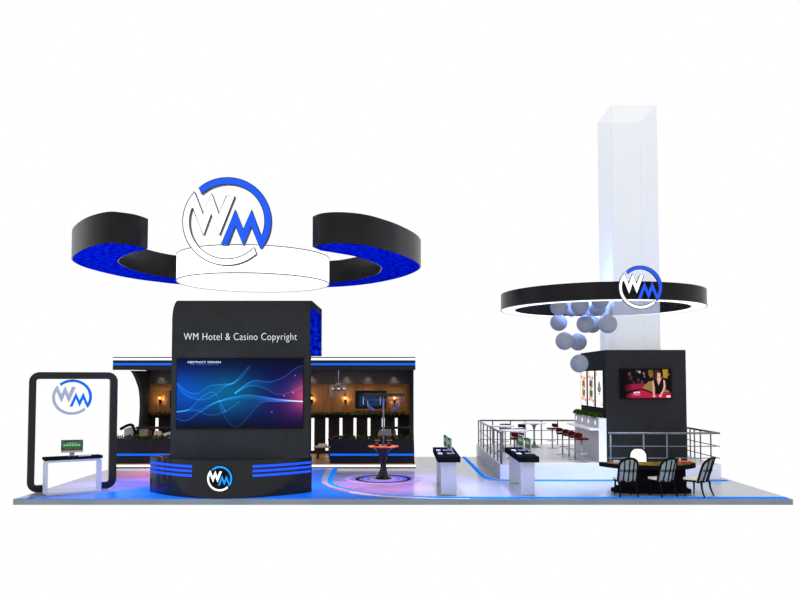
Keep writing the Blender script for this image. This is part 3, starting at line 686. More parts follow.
# backlit cards on its left side (face -X)
def cardpic(kind):
    def fn(U, V):
        c = np.zeros(U.shape+(3,)); c[...] = (252, 252, 252)
        def blob(cx, cy, rx, ry, col, p=2):
            m = ((np.abs((U-cx)/rx))**p+(np.abs((V-cy)/ry))**p) < 1; c[m] = col
        if kind < 2:
            pal = [[(206, 186, 40), (60, 66, 40), (214, 60, 50), (220, 200, 70)], [(206, 50, 60), (30, 40, 80), (60, 120, 110), (220, 190, 70)]][kind]
            for s in (0, 1):
                f = (lambda v: v) if s == 0 else (lambda v: 1-v); g = (lambda u: u) if s == 0 else (lambda u: 1-u)
                blob(g(.5), f(.64), .27, .17, pal[0]); blob(g(.40), f(.60), .13, .10, pal[1]); blob(g(.62), f(.62), .12, .09, pal[2]); blob(g(.5), f(.53), .22, .035, pal[3]); blob(g(.5), f(.70), .1, .04, pal[1])
                blob(g(.52), f(.77), .13, .05, (236, 196, 170)); blob(g(.5), f(.82), .16, .03, pal[3]); blob(g(.66), f(.55), .07, .05, pal[1]); blob(g(.34), f(.70), .07, .05, pal[2])
                blob(g(.18), f(.84), .11, .05, (230, 50, 60)); blob(g(.76), f(.80), .10, .045, (235, 70, 80)); blob(g(.12), f(.94), .06, .025, (220, 50, 60))
        else:
            blob(.42, .50, .15, .08, (58, 62, 72)); blob(.58, .50, .15, .08, (58, 62, 72)); blob(.5, .60, .15, .13, (58, 62, 72), 1.1); blob(.5, .41, .04, .07, (58, 62, 72)); blob(.5, .36, .12, .015, (58, 62, 72))
            blob(.5, .55, .05, .05, (170, 172, 180)); blob(.42, .49, .04, .025, (150, 152, 160)); blob(.58, .49, .04, .025, (150, 152, 160))
            blob(.12, .93, .06, .025, (40, 40, 44)); blob(.12, .87, .06, .02, (40, 40, 44), 1.2); blob(.88, .07, .06, .025, (40, 40, 44)); blob(.88, .13, .06, .02, (40, 40, 44), 1.2)
        # rounded corners
        return c
    return fn
cd = [(29.54, 28.56), (28.44, 27.42), (27.30, 26.27)]
lab = ['tall backlit king card panel, farthest of three on block side', 'tall backlit queen card panel, middle of three on block side', 'tall backlit ace of spades panel, nearest of three on block side']
for k, (da, db) in enumerate(cd):
    yc = (da+db)/2+CY; w = da-db; zc = 2.655; h = 1.2
    t = thing('playing_card_panel', lab[k], 'card panel', (BX0-.001, yc, zc-h/2), -PI/2, 'playing card panels on the block')
    b = MB(); b.plate([(sx*(w/2-.06)+.06*math.cos(a), h/2+sz*(h/2-.06)+.06*math.sin(a)) for (sx, sz, a0) in ((1, 1, 0), (-1, 1, PI/2), (-1, -1, PI), (1, -1, 1.5*PI)) for a in [a0+PI/2*j/5 for j in range(6)]], -.022, 0); cs = b.build('case', M['black'], t)
    o = picture('card_face', w-.11, h-.05, 44, 90, cardpic(k), cs, M['piccard']); o.location = (0, -.025, h/2)
# dealer screen on the front
q0 = at(619.3, 368.6, 26.0); q1 = at(671.2, 398.8, 26.0)
sw2, sh2 = q1.x-q0.x, q0.z-q1.z
def dealer(U, V):
    X = 155+U*413; Y = 190+(1-V)*240
    c = np.zeros(U.shape+(3,)); c[...] = (10, 6, 8)
    def ell(cx, cy, rx, ry, col, soft=0):
        d = ((X-cx)/rx)**2+((Y-cy)/ry)**2
        a = np.clip((1.15-d)*4, 0, 1)[..., None]; c[:] = c*(1-a)+np.array(col)*a
    def poly(P, col):
        m = np.zeros(X.shape, bool); n = len(P)
        for i in range(n):
            x0, y0 = P[i]; x1, y1 = P[(i+1) % n]
            if y0 == y1: continue
            cr = ((Y < y0) != (Y < y1)) & (X < (x1-x0)*(Y-y0)/(y1-y0)+x0); m ^= cr
        c[m] = col
    poly([(500, 190), (545, 190), (540, 265), (505, 260)], (170, 140, 20)); poly([(380, 195), (420, 195), (425, 240), (385, 245)], (120, 95, 30))
    for (x, y, r, col) in ((225, 230, 14, (120, 80, 75)), (235, 262, 18, (70, 40, 50)), (310, 212, 10, (170, 170, 120)), (345, 225, 9, (150, 100, 150)), (350, 250, 8, (90, 90, 150)), (405, 245, 9, (150, 120, 70)), (548, 232, 8, (150, 90, 90)), (300, 280, 14, (60, 40, 70)), (330, 295, 10, (90, 60, 90)), (260, 300, 10, (70, 40, 60)), (290, 205, 8, (90, 100, 110))): ell(x, y, r, r*1.2, col)
    poly([(180, 320), (330, 305), (370, 315), (330, 350), (190, 375)], (150, 22, 60)); poly([(385, 290), (430, 290), (560, 380), (420, 385), (340, 360), (330, 345)], (150, 120, 70))
    poly([(200, 400), (320, 360), (420, 388), (568, 385), (568, 430), (190, 430)], (184, 26, 66)); poly([(315, 355), (340, 350), (430, 385), (420, 395)], (20, 10, 12)); poly([(390, 250), (505, 250), (505, 262), (390, 262)], (120, 40, 70))
    fade = np.clip((X-160)/90, 0, 1)[..., None]; c[:] = c*fade
    ell(285, 382, 28, 6, (215, 190, 205)); ell(268, 385, 8, 7, (250, 235, 240)); ell(302, 383, 8, 7, (250, 235, 240)); ell(285, 400, 32, 7, (210, 120, 150))
    ell(448, 250, 24, 60, (52, 26, 22)); poly([(420, 285), (455, 262), (495, 262), (520, 282), (512, 340), (500, 398), (436, 398), (428, 340)], (14, 10, 14))
    poly([(412, 290), (424, 280), (434, 340), (436, 415), (418, 418), (416, 350)], (216, 160, 146)); poly([(505, 275), (520, 285), (524, 340), (500, 390), (480, 415), (470, 408), (498, 365), (508, 330)], (224, 170, 156))
    poly([(450, 262), (492, 262), (466, 325)], (226, 172, 158)); ell(466, 238, 17, 27, (232, 180, 164)); ell(445, 238, 10, 50, (60, 30, 24)); ell(463, 208, 18, 12, (64, 34, 28)); ell(466, 250, 6, 2.5, (190, 70, 80)); ell(459, 233, 3, 2, (60, 40, 40)); ell(474, 233, 3, 2, (60, 40, 40))
    ell(428, 414, 11, 9, (236, 186, 172)); ell(480, 412, 12, 8, (236, 186, 172)); poly([(530, 408), (562, 408), (562, 424), (530, 424)], (240, 225, 225))
    return c
t = thing('television', 'wall screen on charcoal block showing a woman dealing at red table', 'television', ((q0.x+q1.x)/2, BY0-.001, q1.z))
b = MB(); b.box(-sw2/2, sw2/2, -.07, 0, 0, sh2, .008); cs = b.build('case', M['black'], t)
o = picture('screen', sw2-.05, sh2-.05, 200, 116, dealer, cs); o.location = (0, -.073, sh2/2)
# bar wall with shelf
t = thing('bar_counter', 'pale grey bar wall with white end and slim white shelf beside charcoal block', 'bar counter', (6.17, (BY0+BY1)/2, DZ))
b = MB(); b.box(6.06, BX0-.004, BY0+.02, BY1, DZ+.001, 1.76); b.mi = 1; b.box(6.055, BX0-.004, BY0, BY0+.019, DZ+.001, 1.77); b.build('body', [M['barpanel'], M['brightwhite']], t, world=True)
b = MB(); b.box(5.78, 6.055, BY0, BY1, 1.40, 1.46, .008); b.build('shelf', M['brightwhite'], t, world=True)
for k, (px, py) in enumerate(((575.8, 417), (581.6, 418.6), (587.7, 420), (594.5, 421.6))):
    D = 6.06*F/(px-400); z = H-(py+.5-378)*D/F
    b = MB(); b.box(6.048, 6.056, D+CY-.03, D+CY+.03, z-.07, z+.05); b.build('light', M['led'], t, world=True)
planter('flat trough of green leaves on top of the pale bar wall', 6.0, BX0-.08, BY0+.02, BY1+.05, 1.775, 1.80, M['leaf'], M['barpanel'], 1700, .1, .06)
# ================================================================== RAILINGS
def railing(label, a, c, posts, top=1.35, bars=(.96, .61), ends=True):
    a = Vector(a); c = Vector(c); t = thing('railing', label, 'railing', tuple((a+c)/2+Vector((0, 0, DZ))))
    b = MB(); b.tube([a+Vector((0, 0, top)), c+Vector((0, 0, top))], .032, 10); b.build('handrail', M['steel'], t, world=True)
    for z in bars:
        b = MB(); b.tube([a+Vector((0, 0, z)), c+Vector((0, 0, z))], .014, 8); b.build('crossbar', M['steel'], t, world=True)
    for f in posts:
        p = a.lerp(c, f); b = MB(); b.tube([p+Vector((0, 0, DZ+.001)), p+Vector((0, 0, top-.02))], .024, 8); b.build('post', M['steel'], t, world=True)
    return t
yl = lambda px: 3.04*F/(px-400)+CY
ya, yb = 11.9, 4.3
railing('steel railing along the left side of the raised bar floor', (3.04, ya, 0), (3.04, yb, 0), [min(max((ya-yl(p))/(ya-yb), 0), 1) for p in (478.2, 480.6, 483, 487, 490, 493.5, 497, 500, 502.5)])
railing('steel railing across the back of the raised bar floor', (3.10, ya+.04, 0), (9.40, ya+.04, 0), [.08, .19, .28, .38, .48, .60, .72, .85, 1])
fr = [(px-400)*25.55/F for px in (609.5, 642.3, 665.5, 687, 709.5)]
xa, xb = fr[0]-.06, 9.45
railing('steel railing in front of charcoal block, behind the gaming table', (xa, yb, 0), (xb, yb, 0), [(x-xa)/(xb-xa) for x in fr[:3]])
railing('steel railing along the right end of the raised floor', (9.53, ya, 0), (9.53, yb-.06, 0), [0, .15, .3, .45]+[(ya-(D+CY))/(ya-yb+.06) for D in (28.4, 28.05, 27.65, 27.1, 26.2)])
# ================================================================== BAR STOOLS AND TALL TABLES
def stool():
    t = thing('bar_stool', 'x', 'bar stool')
    b = MB(); b.lathe([(0, .0005), (.2, .0005), (.2, .012), (.05, .03), (0, .03)], 0, 0, 28); b.build('base', M['chrome'], t)
    b = MB(); b.tube([(0, 0, .028), (0, 0, .68)], .026, 12); b.build('column', M['chrome'], t)
    b = MB(); b.tube([(.0+.15*math.cos(a), .04+.15*math.sin(a), .26) for a in [2*PI*k/20 for k in range(20)]], .01, 6, closed=True); b.tube([(0, 0, .26), (0, .19, .26)], .01, 6); b.build('footrest', M['chrome'], t)
    b = MB(); b.box(-.19, .19, -.19, .19, .68, .74, .028); b.build('seat', M['red'], t)
    b = MB(); A = [(.2*math.cos(a), -.02+.2*math.sin(a)) for a in [PI+PI*k/14 for k in range(15)]]; B = [(.165*math.cos(a), -.02+.165*math.sin(a)) for a in [PI+PI*k/14 for k in range(15)]][::-1]
    b.prism(A+B, .77, .89); b.tube([(0, -.18, .72), (0, -.2, .8)], .015, 6); b.build('backrest', M['red'], t, smooth=math.radians(40))
    return t
st0 = stool()
S = [(5.56, 26.15, -PI/2, 'nearest of the four along the bar wall'), (5.53, 27.0, -PI/2, 'second nearest of the four along the bar wall'), (5.52, 27.9, -PI/2, 'third nearest of the four along the bar wall'), (5.47, 28.75, -PI/2, 'farthest of the four along the bar wall'),
     (3.62, 26.35, .2, 'in front of the nearest round table'), (3.86, 28.25, PI, 'between the two round tables by the left railing'), (3.85, 31.25, PI-.3, 'behind the second round table by the back railing'), (4.35, 31.0, PI/2+.3, 'left of the flared table at the back railing'), (5.6, 31.4, PI/2, 'alone by back railing right of flared table')]
for i, (x, D, rz, w) in enumerate(S):
    o = st0 if i == 0 else copy_thing(st0, (0, 0, 0), 0)
    o.location = (x, D+CY, DZ+.001); o.rotation_euler = (0, 0, rz); tag(o, 'dark red low-back bar stool, '+w, 'bar stool', 'dark red stools on the raised floor')
def tall_table(x, D, r, label):
    t = thing('bar_table', label, 'table', (x, D+CY, DZ+.001), 0, 'round white bar tables on the raised floor')
    b = MB(); b.lathe([(0, .87), (r-.02, .87), (r, .885), (r, .905), (r-.01, .91), (0, .91)], 0, 0, 40); b.build('tabletop', M['brightwhite'], t)
    b = MB(); b.lathe([(0, .0), (.26, .0), (.2, .03), (.07, .1), (.03, .25), (.03, .65), (.07, .8), (.2, .868), (0, .868)], 0, 0, 28); b.build('pedestal', M['steel'], t, smooth=math.radians(40))
tall_table(3.66, 27.3, .45, 'round white bar table nearest the demo counter behind left railing')
tall_table(3.58, 29.8, .42, 'round white bar table in the back left corner of raised floor')
tall_table(4.98, 31.7, .44, 'round white bar table with flared pedestal at the back railing')
# ================================================================== DEMO COUNTERS
def greenpic(U, V):
    c = np.zeros(U.shape+(3,)); c[...] = (38, 108, 58)
    def r(x0, x1, y0, y1, col): c[(U > x0) & (U < x1) & (V > y0) & (V < y1)] = col
    r(0, 1, .88, 1, (60, 50, 46)); r(.02, .12, .9, .98, (190, 40, 40)); r(.85, .98, .9, .98, (190, 60, 50)); r(.2, .8, .68, .74, (150, 196, 150)); r(.3, .7, .78, .82, (120, 180, 130))
    for k in range(6): r(.08+.145*k, .18+.145*k, .46, .58, (170, 205, 170)); r(.10+.145*k, .16+.145*k, .36, .42, (110, 170, 120))
    r(0, 1, 0, .22, (70, 62, 40)); r(.1, .5, .08, .16, (130, 100, 60)); r(.6, .9, .08, .16, (90, 110, 60))
    return c
def monitor():
    t = thing('monitor', 'x', 'monitor')
    b = MB(); b.box(-.27, .27, -.02, .015, .09, .42, .01); b.build('case', M['aluminium'], t)
    b = MB(); b.box(-.262, .262, -.024, -.0205, .145, .412); bz = b.build('bezel', M['black'], t)
    o = picture('screen', .49, .24, 48, 28, greenpic, bz); o.location = (0, -.0255, .279)
    b = MB(); b.prof([(.0, .2), (.03, .2), (.1, .01), (.1, .0), (.07, .0)], -.06, .06); b.box(-.11, .11, -.08, .12, 0, .01, .003); b.build('stand', M['aluminium'], t)
    return t
mon0 = monitor(); used = []
def put_monitor(loc, rz, label):
    o = mon0 if not used else copy_thing(mon0, (0, 0, 0), 0); used.append(1)
    o.location = loc; o.rotation_euler = (0, 0, rz); tag(o, label, 'monitor', 'monitors with green game screens')
CZ = 1.0
def counter(x0, x1, label, which):
    ya, yb = 21.75+CY, 24.75+CY
    t = thing('demo_counter', label, 'counter', ((x0+x1)/2, (ya+yb)/2, 0.0))
    b = MB(); b.box(x0, x1, ya, yb, CZ-.145, CZ, .008); b.build('countertop', M['black'], t, world=True)
    for y in (ya+.2, yb-.3):
        b = MB(); b.box(x0+.1, x1-.09, y, y+.14, .0105, CZ-.1455, .006); b.build('panel_leg', M['white'], t, world=True)
    for k, (D, dx) in enumerate(((23.65, .32), (22.65, .37))):
        w = ['farther', 'nearer'][k]
        put_monitor((x0+dx, D+CY, CZ+.001), -PI/2+.10, '%s green-screened silver monitor on the %s' % (w, which))
        b = MB(); b.box(x0+.05, x0+.17, D+CY-.42+.2, D+CY+.1, CZ+.001, CZ+.018, .006)
        tag(b.build('keyboard', M['pad']), '%s pale flat keyboard on the %s' % (w, which), 'keyboard', 'keyboards on the demo counters')
        b = MB(); b.sphere((x0+.11, D+CY-.32, CZ+.012), .035, 12, 8, (1, 1.3, .4))
        tag(b.build('mouse', M['pad']), 'small pale mouse beside the %s keyboard on the %s' % (w, which), 'mouse', 'mice on the demo counters')
counter(.95, 1.54, 'long black-topped white-legged demo counter nearer the pedestal table', 'left demo counter')
counter(3.03, 3.545, 'long black-topped white-legged demo counter by the raised floor corner', 'right demo counter')
# ================================================================== PEDESTAL TABLE WITH MAST
t = thing('pedestal_table', 'round patchwork-topped table on dark hourglass pedestal over printed rings', 'table', (tc[0], tc[1], 0.0))
b = MB(); b.lathe([(0, .945), (.43, .945), (.455, .958), (.455, .972), (.44, .98), (0, .98)], 0, 0, 40); b.build('tabletop', M['tabletop'], t)
b = MB(); rings = [(.24, .0105), (.225, .05), (.15, .16), (.1, .3), (.085, .45), (.105, .6), (.17, .76), (.26, .88), (.34, .944)]; n = 8; prev = None
vs = []
for j, (r, z) in enumerate(rings):
    a0 = z*1.6; vs.append([b.bm.verts.new((r*math.cos(a0+2*PI*k/n), r*math.sin(a0+2*PI*k/n), z)) for k in range(n)])
for A, B in zip(vs[:-1], vs[1:]):
    for k in range(n): b.bm.faces.new((A[k], A[(k+1) % n], B[(k+1) % n], B[k]))
b.bm.faces.new(vs[0][::-1]); b.bm.faces.new(vs[-1]); b.build('pedestal', M['stemblue'], t)
T0 = Vector((tc[0], tc[1], .981)); DT = tc[1]-CY
def tp_(px, py): v = at(px, py, DT); return v-T0
t = thing('display_mast', 'thin grey mast with crossbars and two tilted tablets on pedestal table', 'display stand', tuple(T0))
ztop = tp_(383, 396).z
b = MB(); b.lathe([(0, 0), (.08, 0), (.07, .012), (0, .012)], 0, 0, 20); b.tube([(0, 0, .01), (0, 0, ztop)], .026, 10); b.build('pole', M['steel'], t)
a = tp_(362.5, 394.8); c = tp_(404.3, 394.8)
b = MB(); b.box(a.x, c.x, -.07, .07, a.z-.05, a.z+.05, .008); b.build('crossbar', M['glassgrey'], t)
a = tp_(363.5, 399.8); c = tp_(403.5, 399.8); b = MB(); b.tube([a, (0, 0, a.z-.008), c], .02, 8); b.build('light_tube', M['bluemetal'], t)
for (p, q, arm) in (((368, 406), (374.5, 410.5), (367.6, 400.5)), ((399, 405.5), (392, 410.5), (398.7, 400.5))):
    P = tp_(*p); Q = tp_(*q); R = tp_(*arm); d = (Q-P).normalized(); nrm = Vector((-d.z, 0, d.x))
    b = MB()
    for (y0, y1) in ((-.13, .13),):
        co = [P+nrm*.03, Q+nrm*.03, Q-nrm*.03, P-nrm*.03]
        b.plate([(v.x, v.z) for v in co], y0, y1)
    b.build('tablet', M['bluemetal'], t)
    b = MB(); b.tube([R, P], .012, 6); b.build('arm', M['pad'], t)
for px in (363.3, 380.3):
    a = tp_(px, 397); c = tp_(px, 404.5); b = MB(); b.tube([(a.x, -.02, a.z), (c.x, -.02, c.z)], .014, 6); b.build('drop_rod', M['pad'], t)
for px, w in ((377, 'left of the mast'), (388.8, 'right of the mast')):
    v = at(px, 444, DT); t = thing('picture_stand', 'small black stand with red picture on pedestal table, '+w, 'stand', (v.x, tc[1]-.06, .981), 0, 'small red picture stands on the pedestal table')
    b = MB(); b.box(-.065, .065, -.05, .05, 0, .03, .004); b.box(-.065, .065, .02, .035, .03, .16, .004); b.build('frame', M['black'], t)
    b = MB(); b.box(-.05, .05, .005, .0195, .035, .13, .004); b.build('picture', M['rust'], t)
    b = MB(); b.box(-.07, .09, .0, .02, .162, .175, .004); b.build('top_bar', M['pad'], t)
# ================================================================== LEFT PORTAL FRAME, RECEPTION DESK
pA = on_z(26.6, 493.3, 0); pB = on_z(116.1, 488.3, 0)
ang = math.atan2(pB.y-pA.y, pB.x-pA.x); W = (pB-pA).length; ctr = (pA+pB)/2
t = thing('portal_frame', 'tall charcoal rounded rectangular frame standing at the left end of booth', 'frame', (ctr.x, ctr.y, 0), ang)
Hf = at(31, 372, pA.y-CY).z
def rrect(x0, x1, z0, z1, r, n=8):
    return [(cx+r*math.cos(a), cz+r*math.sin(a)) for (cx, cz, a0) in ((x1-r, z1-r, 0), (x0+r, z1-r, PI/2), (x0+r, z0+r, PI), (x1-r, z0+r, 1.5*PI)) for a in [a0+PI/2*k/n for k in range(n+1)]]
def ringplate(b, O, I, y0, y1):
    n = len(O); v = [[b.bm.verts.new((p[0], y, p[1])) for p in L] for L in (O, I) for y in (y0, y1)]
    o0, o1, i0, i1 = v
    for k in range(n):
        j = (k+1) % n
        for q in ((o0[k], o0[j], i0[j], i0[k]), (o1[k], i1[k], i1[j], o1[j]), (o0[k], o1[k], o1[j], o0[j]), (i0[k], i0[j], i1[j], i1[k])): b.bm.faces.new(q)
def gapped(x0, x1, z0, z1, r, g0, g1):
    L = rrect(x0, x1, z0, z1, r); k = len(L)//4; L = L[3*k:]+L[:3*k]   # bottom right, top right, top left, bottom left
    return [(g1, z0)]+L+[(g0, z0)]
g0, g1 = -W/2+.42, W/2-.42
O = gapped(-W/2, W/2, .007, Hf, .26, g0, g1); I = gapped(-W/2+.18, W/2-.2, .19, Hf-.185, .06, g0, g1)
b = MB(); b.plate(O+I[::-1], 0, .16); b.build('frame_body', M['gloss'], t, smooth=math.radians(30))
# emblem hanging in the frame, under its top bar
u = Vector((math.cos(ang), math.sin(ang), 0))
er = .475; ec = at(74.9, 397, 22.3)
s = (ec-ctr).dot(u); base = ctr+u*s; nrm = Vector((math.sin(ang), -math.cos(ang), 0))
e = thing('emblem', 'flat silver and azure WM emblem hung inside the tall charcoal frame', 'emblem', (base.x-nrm.x*.07, base.y-nrm.y*.07, Hf-.195-er), ang)
emblem(e, er, .02, M['silver'], M['azure'], M['silver'], sx=1.06)
# reception desk
dA = on_z(45, 496.3, 0); dB = on_z(101.3, 492.2, 0)
dang = math.atan2(dB.y-dA.y, dB.x-dA.x); DW = (dB-dA).length; dc = (dA+dB)/2
t = thing('reception_desk', 'white loop-framed desk with black top in front of tall charcoal frame', 'desk', (dc.x, dc.y, 0), dang)
hz = at(43.5, 458.5, dA.y-CY).z
b = MB(); ringplate(b, rrect(-DW/2, DW/2, .006, hz-.06, .06), rrect(-DW/2+.06, DW/2-.06, .066, hz-.12, .03), 0, .32); b.build('loop_frame', M['white'], t, smooth=math.radians(30))
b = MB(); b.box(-DW/2-.02, DW/2+.02, -.03, .36, hz-.0595, hz+.015, .008); b.build('desktop', M['black'], t)
v = at(72, 450, dc.y-CY+.16); put_monitor((v.x, dc.y+.16, hz+.016), dang*.55, 'green-screened silver monitor on the white loop-framed desk')
v = at(84, 454, dc.y-CY+.1); b = MB(); b.box(-.16, .16, -.05, .05, 0, .015, .005); o = b.build('keyboard', M['pad'], origin=(0, 0, 0)); o.location = (v.x, v.y+.04, hz+.016); o.rotation_euler = (0, 0, dang); tag(o, 'pale flat keyboard on the white loop-framed desk', 'keyboard')
# ================================================================== GAMING TABLE AND CHAIRS
TZ = .745
t = thing('gaming_table', 'black card table with green and amber felt on a broad black pedestal', 'gaming table', (6.6, 1.5, 0))
gx0, gx1, gy0, gy1 = 5.36, 7.85, .66, 1.8
P = [(gx0, gy1), (gx0-.03, gy1-.2), (gx0+.25, gy0+.42), (gx0+.7, gy0+.13), (gx0+1.2, gy0+.02), (gx1-1.0, gy0), (gx1-.45, gy0+.18), (gx1-.08, gy0+.6), (gx1, gy1-.25), (gx1, gy1)]
Pc = [(p[0], p[1]) for p in catmull(P[1:-1], 5, False)]+[P[-1], P[0]]
b = MB(); b.prism(Pc, TZ-.1, TZ); b.build('rim', M['black'], t, world=True, smooth=math.radians(35))
Pi = [(6.6+(p[0]-6.6)*.92, 1.25+(p[1]-1.25)*.86) for p in Pc]; b = MB(); b.prism(Pi, TZ+.0005, TZ+.006); b.build('playing_surface', M['felt'], t, world=True)
b = MB(); b.box(5.85, 7.45, 1.05, 1.75, .14, TZ-.101, .02); b.build('pedestal', M['black'], t, world=True)
b = MB(); b.prism([(6.63+1.03*math.copysign(abs(math.cos(a))**.6, math.cos(a)), 1.4+.46*math.copysign(abs(math.sin(a))**.6, math.sin(a))) for a in [2*PI*k/40 for k in range(40)]], .0105, .08)
b.prism([(6.63+.93*math.copysign(abs(math.cos(a))**.6, math.cos(a)), 1.4+.40*math.copysign(abs(math.sin(a))**.6, math.sin(a))) for a in [2*PI*k/40 for k in range(40)]], .08, .14); b.build('foot', M['black'], t, world=True)
t = thing('chip_tray', 'low orange wooden chip tray at the right end of card table', 'tray', (7.42, 1.42, TZ+.0065))
b = MB(); b.box(-.3, .3, -.17, .17, 0, .05, .01); b.build('tray_body', M['orange'], t)
b = MB(); b.lathe([(0, .05), (.03, .05), (.03, .11), (.015, .13), (0, .13)], 0, 0, 12); b.build('knob', M['pad'], t)
b = MB(); b.box(5.62, 5.78, 1.2, 1.36, TZ+.0065, TZ+.09, .02); tag(b.build('card_shuffler', M['pad']), 'small pale grey card box on left end of card table', 'card box')
def chair():
    t = thing('dining_chair', 'x', 'chair')
    zb_, zm, ztp = .37, .72, .98
    def hw(z): return .235 if z < zm else .235*math.sqrt(max(0, 1-((z-zm)/(ztp-zm))**3))
    def by(x, z): return -.22-.34*(z-zb_)+1.7*x*x
    def panel(off, th, m, nm, k=1.0):
        b = MB(); NZ, NX = 16, 10; G = []
        for s in (0, 1):
            g = []
            for j in range(NZ+1):
                z = zb_+(ztp-.012-zb_)*(1-(1-j/NZ)**1.3)
                g.append([b.bm.verts.new((hw(z)*k*(-1+2*i/NX), by(hw(z)*k*(-1+2*i/NX), z)+off+(th if s else 0), z)) for i in range(NX+1)])
            G.append(g)
        for j in range(NZ):
            for i in range(NX):
                b.bm.faces.new((G[0][j][i], G[0][j][i+1], G[0][j+1][i+1], G[0][j+1][i])); b.bm.faces.new((G[1][j][i], G[1][j+1][i], G[1][j+1][i+1], G[1][j][i+1]))
            for i in (0, NX): b.bm.faces.new((G[0][j][i], G[0][j+1][i], G[1][j+1][i], G[1][j][i]))
        for j in (0, NZ):
            for i in range(NX): b.bm.faces.new((G[0][j][i], G[1][j][i], G[1][j][i+1], G[0][j][i+1]))
        return b.build(nm, m, t, smooth=math.radians(50))
    panel(0, .02, M['greyup'], 'backrest', .97); o = panel(.021, .04, M['cream'], 'back_cushion', .93); o['label'] = 'cream inner back cushion'
    zs = [zb_+(zm-zb_)*j/6 for j in range(7)]+[zm+(ztp-zm)*math.sin(a) for a in [PI/2*j/8 for j in range(1, 9)]]
    Lp = [(-hw(z), by(-hw(z), z), z) for z in zs]; Rp = [(hw(z), by(hw(z), z), z) for z in zs[::-1]]
    b = MB(); b.tube(Lp+Rp[1:], .03, 8, closed=True)
    def vb(x0, x1, x2): # a bar bending from x0 (bottom) to x1 (waist) to x2 (top)
        pts = []
        for j in range(11):
            z = zb_+(.93-zb_)*j/10; tt = j/10; xx = x0+(x1-x0)*min(1, (tt/.5))**.8 if tt < .5 else x1+(x2-x1)*((tt-.5)/.5)**1.2
            xx = max(-hw(z), min(hw(z), xx)); pts.append((xx, by(xx, z)-.012, z))
        b.tube(pts, .017, 6)
    for x in (-.125, 0, .125): vb(x, x*.92, x)
    zz = .66
    for cx in (-.17, -.058, .058, .17): b.tube([(cx+.045*math.cos(a), by(cx, zz)-.016, zz+.022*math.sin(a)) for a in [2*PI*k/12 for k in range(12)]], .008, 6, closed=True)
    b.build('back_frame', M['black'], t)
    b = MB(); b.prism([(-.17, -.22), (.17, -.22), (.245, .25), (-.245, .25)], .36, .41); b.build('seat_frame', M['black'], t)
    b = MB(); b.prism([(-.15, -.20), (.15, -.20), (.24, .0), (.25, .26), (-.25, .26), (-.24, .0)], .411, .465); b.build('seat', M['cream'], t)
    for sx in (-1, 1):
        b = MB(); b.tube([tuple(p) for p in catmull([(sx*.2, .22, .37), (sx*.205, .225, .2), (sx*.215, .24, .0)], 4, False)], .028, 8, r2=.017); b.build('leg', M['black'], t)
        b = MB(); b.tube([tuple(p) for p in catmull([(sx*.2, -.21, .37), (sx*.205, -.23, .2), (sx*.23, -.31, .0)], 4, False)], .03, 8, r2=.018); b.build('leg', M['black'], t)
    return t
c0 = chair()
chs = [(5.74, 21.8, .03, 'leftmost of three in front of card table, back squarely to the front'), (6.68, 21.8, .3, 'middle of the three chairs in front of card table, turned slightly left'), (7.58, 21.8, .72, 'rightmost of the three in front of card table, turned sideways to left'), (6.72, 24.1, PI-.25, 'behind the card table showing its cream inner back')]
for i, (x, D, rz, w) in enumerate(chs):
    o = c0 if i == 0 else copy_thing(c0, (0, 0, 0), 0)
    o.location = (x, D+CY, .0095 if D < 22 else .0005); o.rotation_euler = (0, 0, rz)
    tag(o, 'black-framed oval-back chair '+w, 'chair', 'oval-back chairs at the card table')
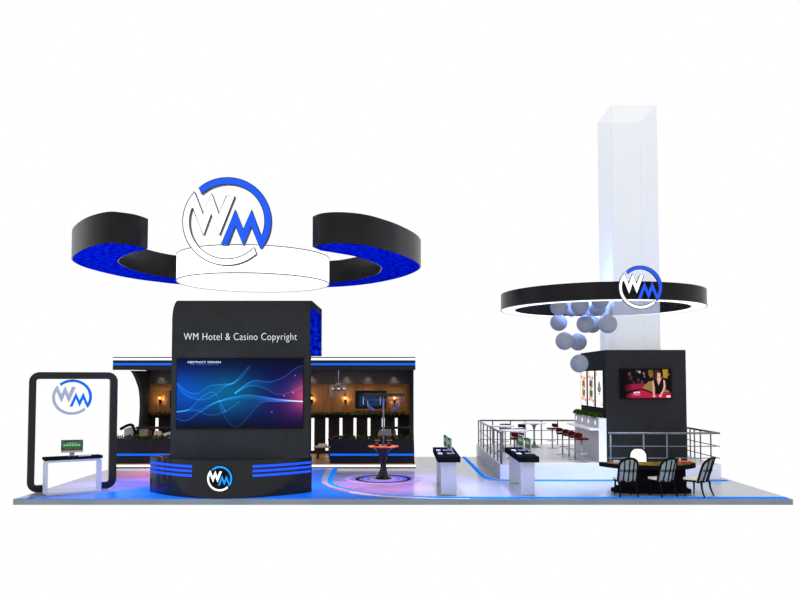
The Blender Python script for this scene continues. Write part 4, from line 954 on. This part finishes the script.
# ================================================================== LIGHT
w = bpy.data.worlds.new('world'); bpy.context.scene.world = w; w.use_nodes = True
w.node_tree.nodes['Background'].inputs[0].default_value = (1, 1, 1, 1); w.node_tree.nodes['Background'].inputs[1].default_value = 1.0
def spot(name, loc, tgt, e, col, ang, blend=.8, size=.3):
    l = bpy.data.lights.new(name, 'SPOT'); l.energy = e; l.color = col; l.spot_size = math.radians(ang); l.spot_blend = blend; l.shadow_soft_size = size
    o = bpy.data.objects.new(name, l); o.location = loc; o.rotation_euler = (Vector(tgt)-Vector(loc)).to_track_quat('-Z', 'Y').to_euler(); COL.objects.link(o); return o
spot('unseen_floor_spot', (1.2, 4.5, 6), (.2, 3.6, 0), 2600, (.32, .2, 1), 50)
spot('unseen_floor_spot', (1.0, .5, 6), (1.6, 1.2, 0), 2200, (.35, .4, 1), 40)
spot('unseen_floor_spot', (-.5, 1.0, 6), (-1, 2.3, 0), 2600, (1, .4, .55), 40)
spot('unseen_floor_spot', (-7.5, 2, 6), (-7.4, 2.6, 0), 5200, (.18, .18, 1), 45)
spot('unseen_floor_spot', (-7, 5, 6), (-7.0, 5.6, 0), 3800, (1, .28, .4), 45)
spot('unseen_floor_spot', (3.8, 2.5, 6), (3.4, 2.0, 0), 2600, (.4, .5, 1), 50)
spot('unseen_floor_spot', (-5.0, -1.0, 6), (-5.0, -.3, 0), 1100, (.25, .6, 1), 68)  # added blue wash without fixture, brightens the vinyl in front of the plinth
spot('unseen_floor_spot', (-2.0, 3.0, 6), (-2.2, 3.5, 0), 1300, (.2, .5, 1), 40)  # added blue fill for the vinyl right of the plinth, no fixture
spot('ring_wash', (6.3, 3.2, 6), (5.9, 2.2, 0), 3200, (.72, .86, 1), 65)
l = bpy.data.lights.new('ring_glow', 'POINT'); l.energy = 200; l.color = (.2, .35, 1); l.shadow_soft_size = .2
lo = bpy.data.objects.new('ring_glow', l); lo.location = (5.9, 27.3+CY, 5.75); COL.objects.link(lo)
# ================================================================== CAMERA
cam = bpy.data.cameras.new('camera'); co = bpy.data.objects.new('camera', cam); COL.objects.link(co)
cam.sensor_width = 36; cam.lens = F/800*36; cam.shift_y = (P0-300)/800; cam.clip_end = 500
co.location = CAM; co.rotation_euler = (PI/2+PITCH, 0, 0)
sc_ = bpy.context.scene; sc_.camera = co
sc_.view_settings.view_transform = 'Standard'; sc_.view_settings.look = 'None'; sc_.view_settings.gamma = 1; sc_.view_settings.exposure = 0; sc_.view_settings.use_curve_mapping = False
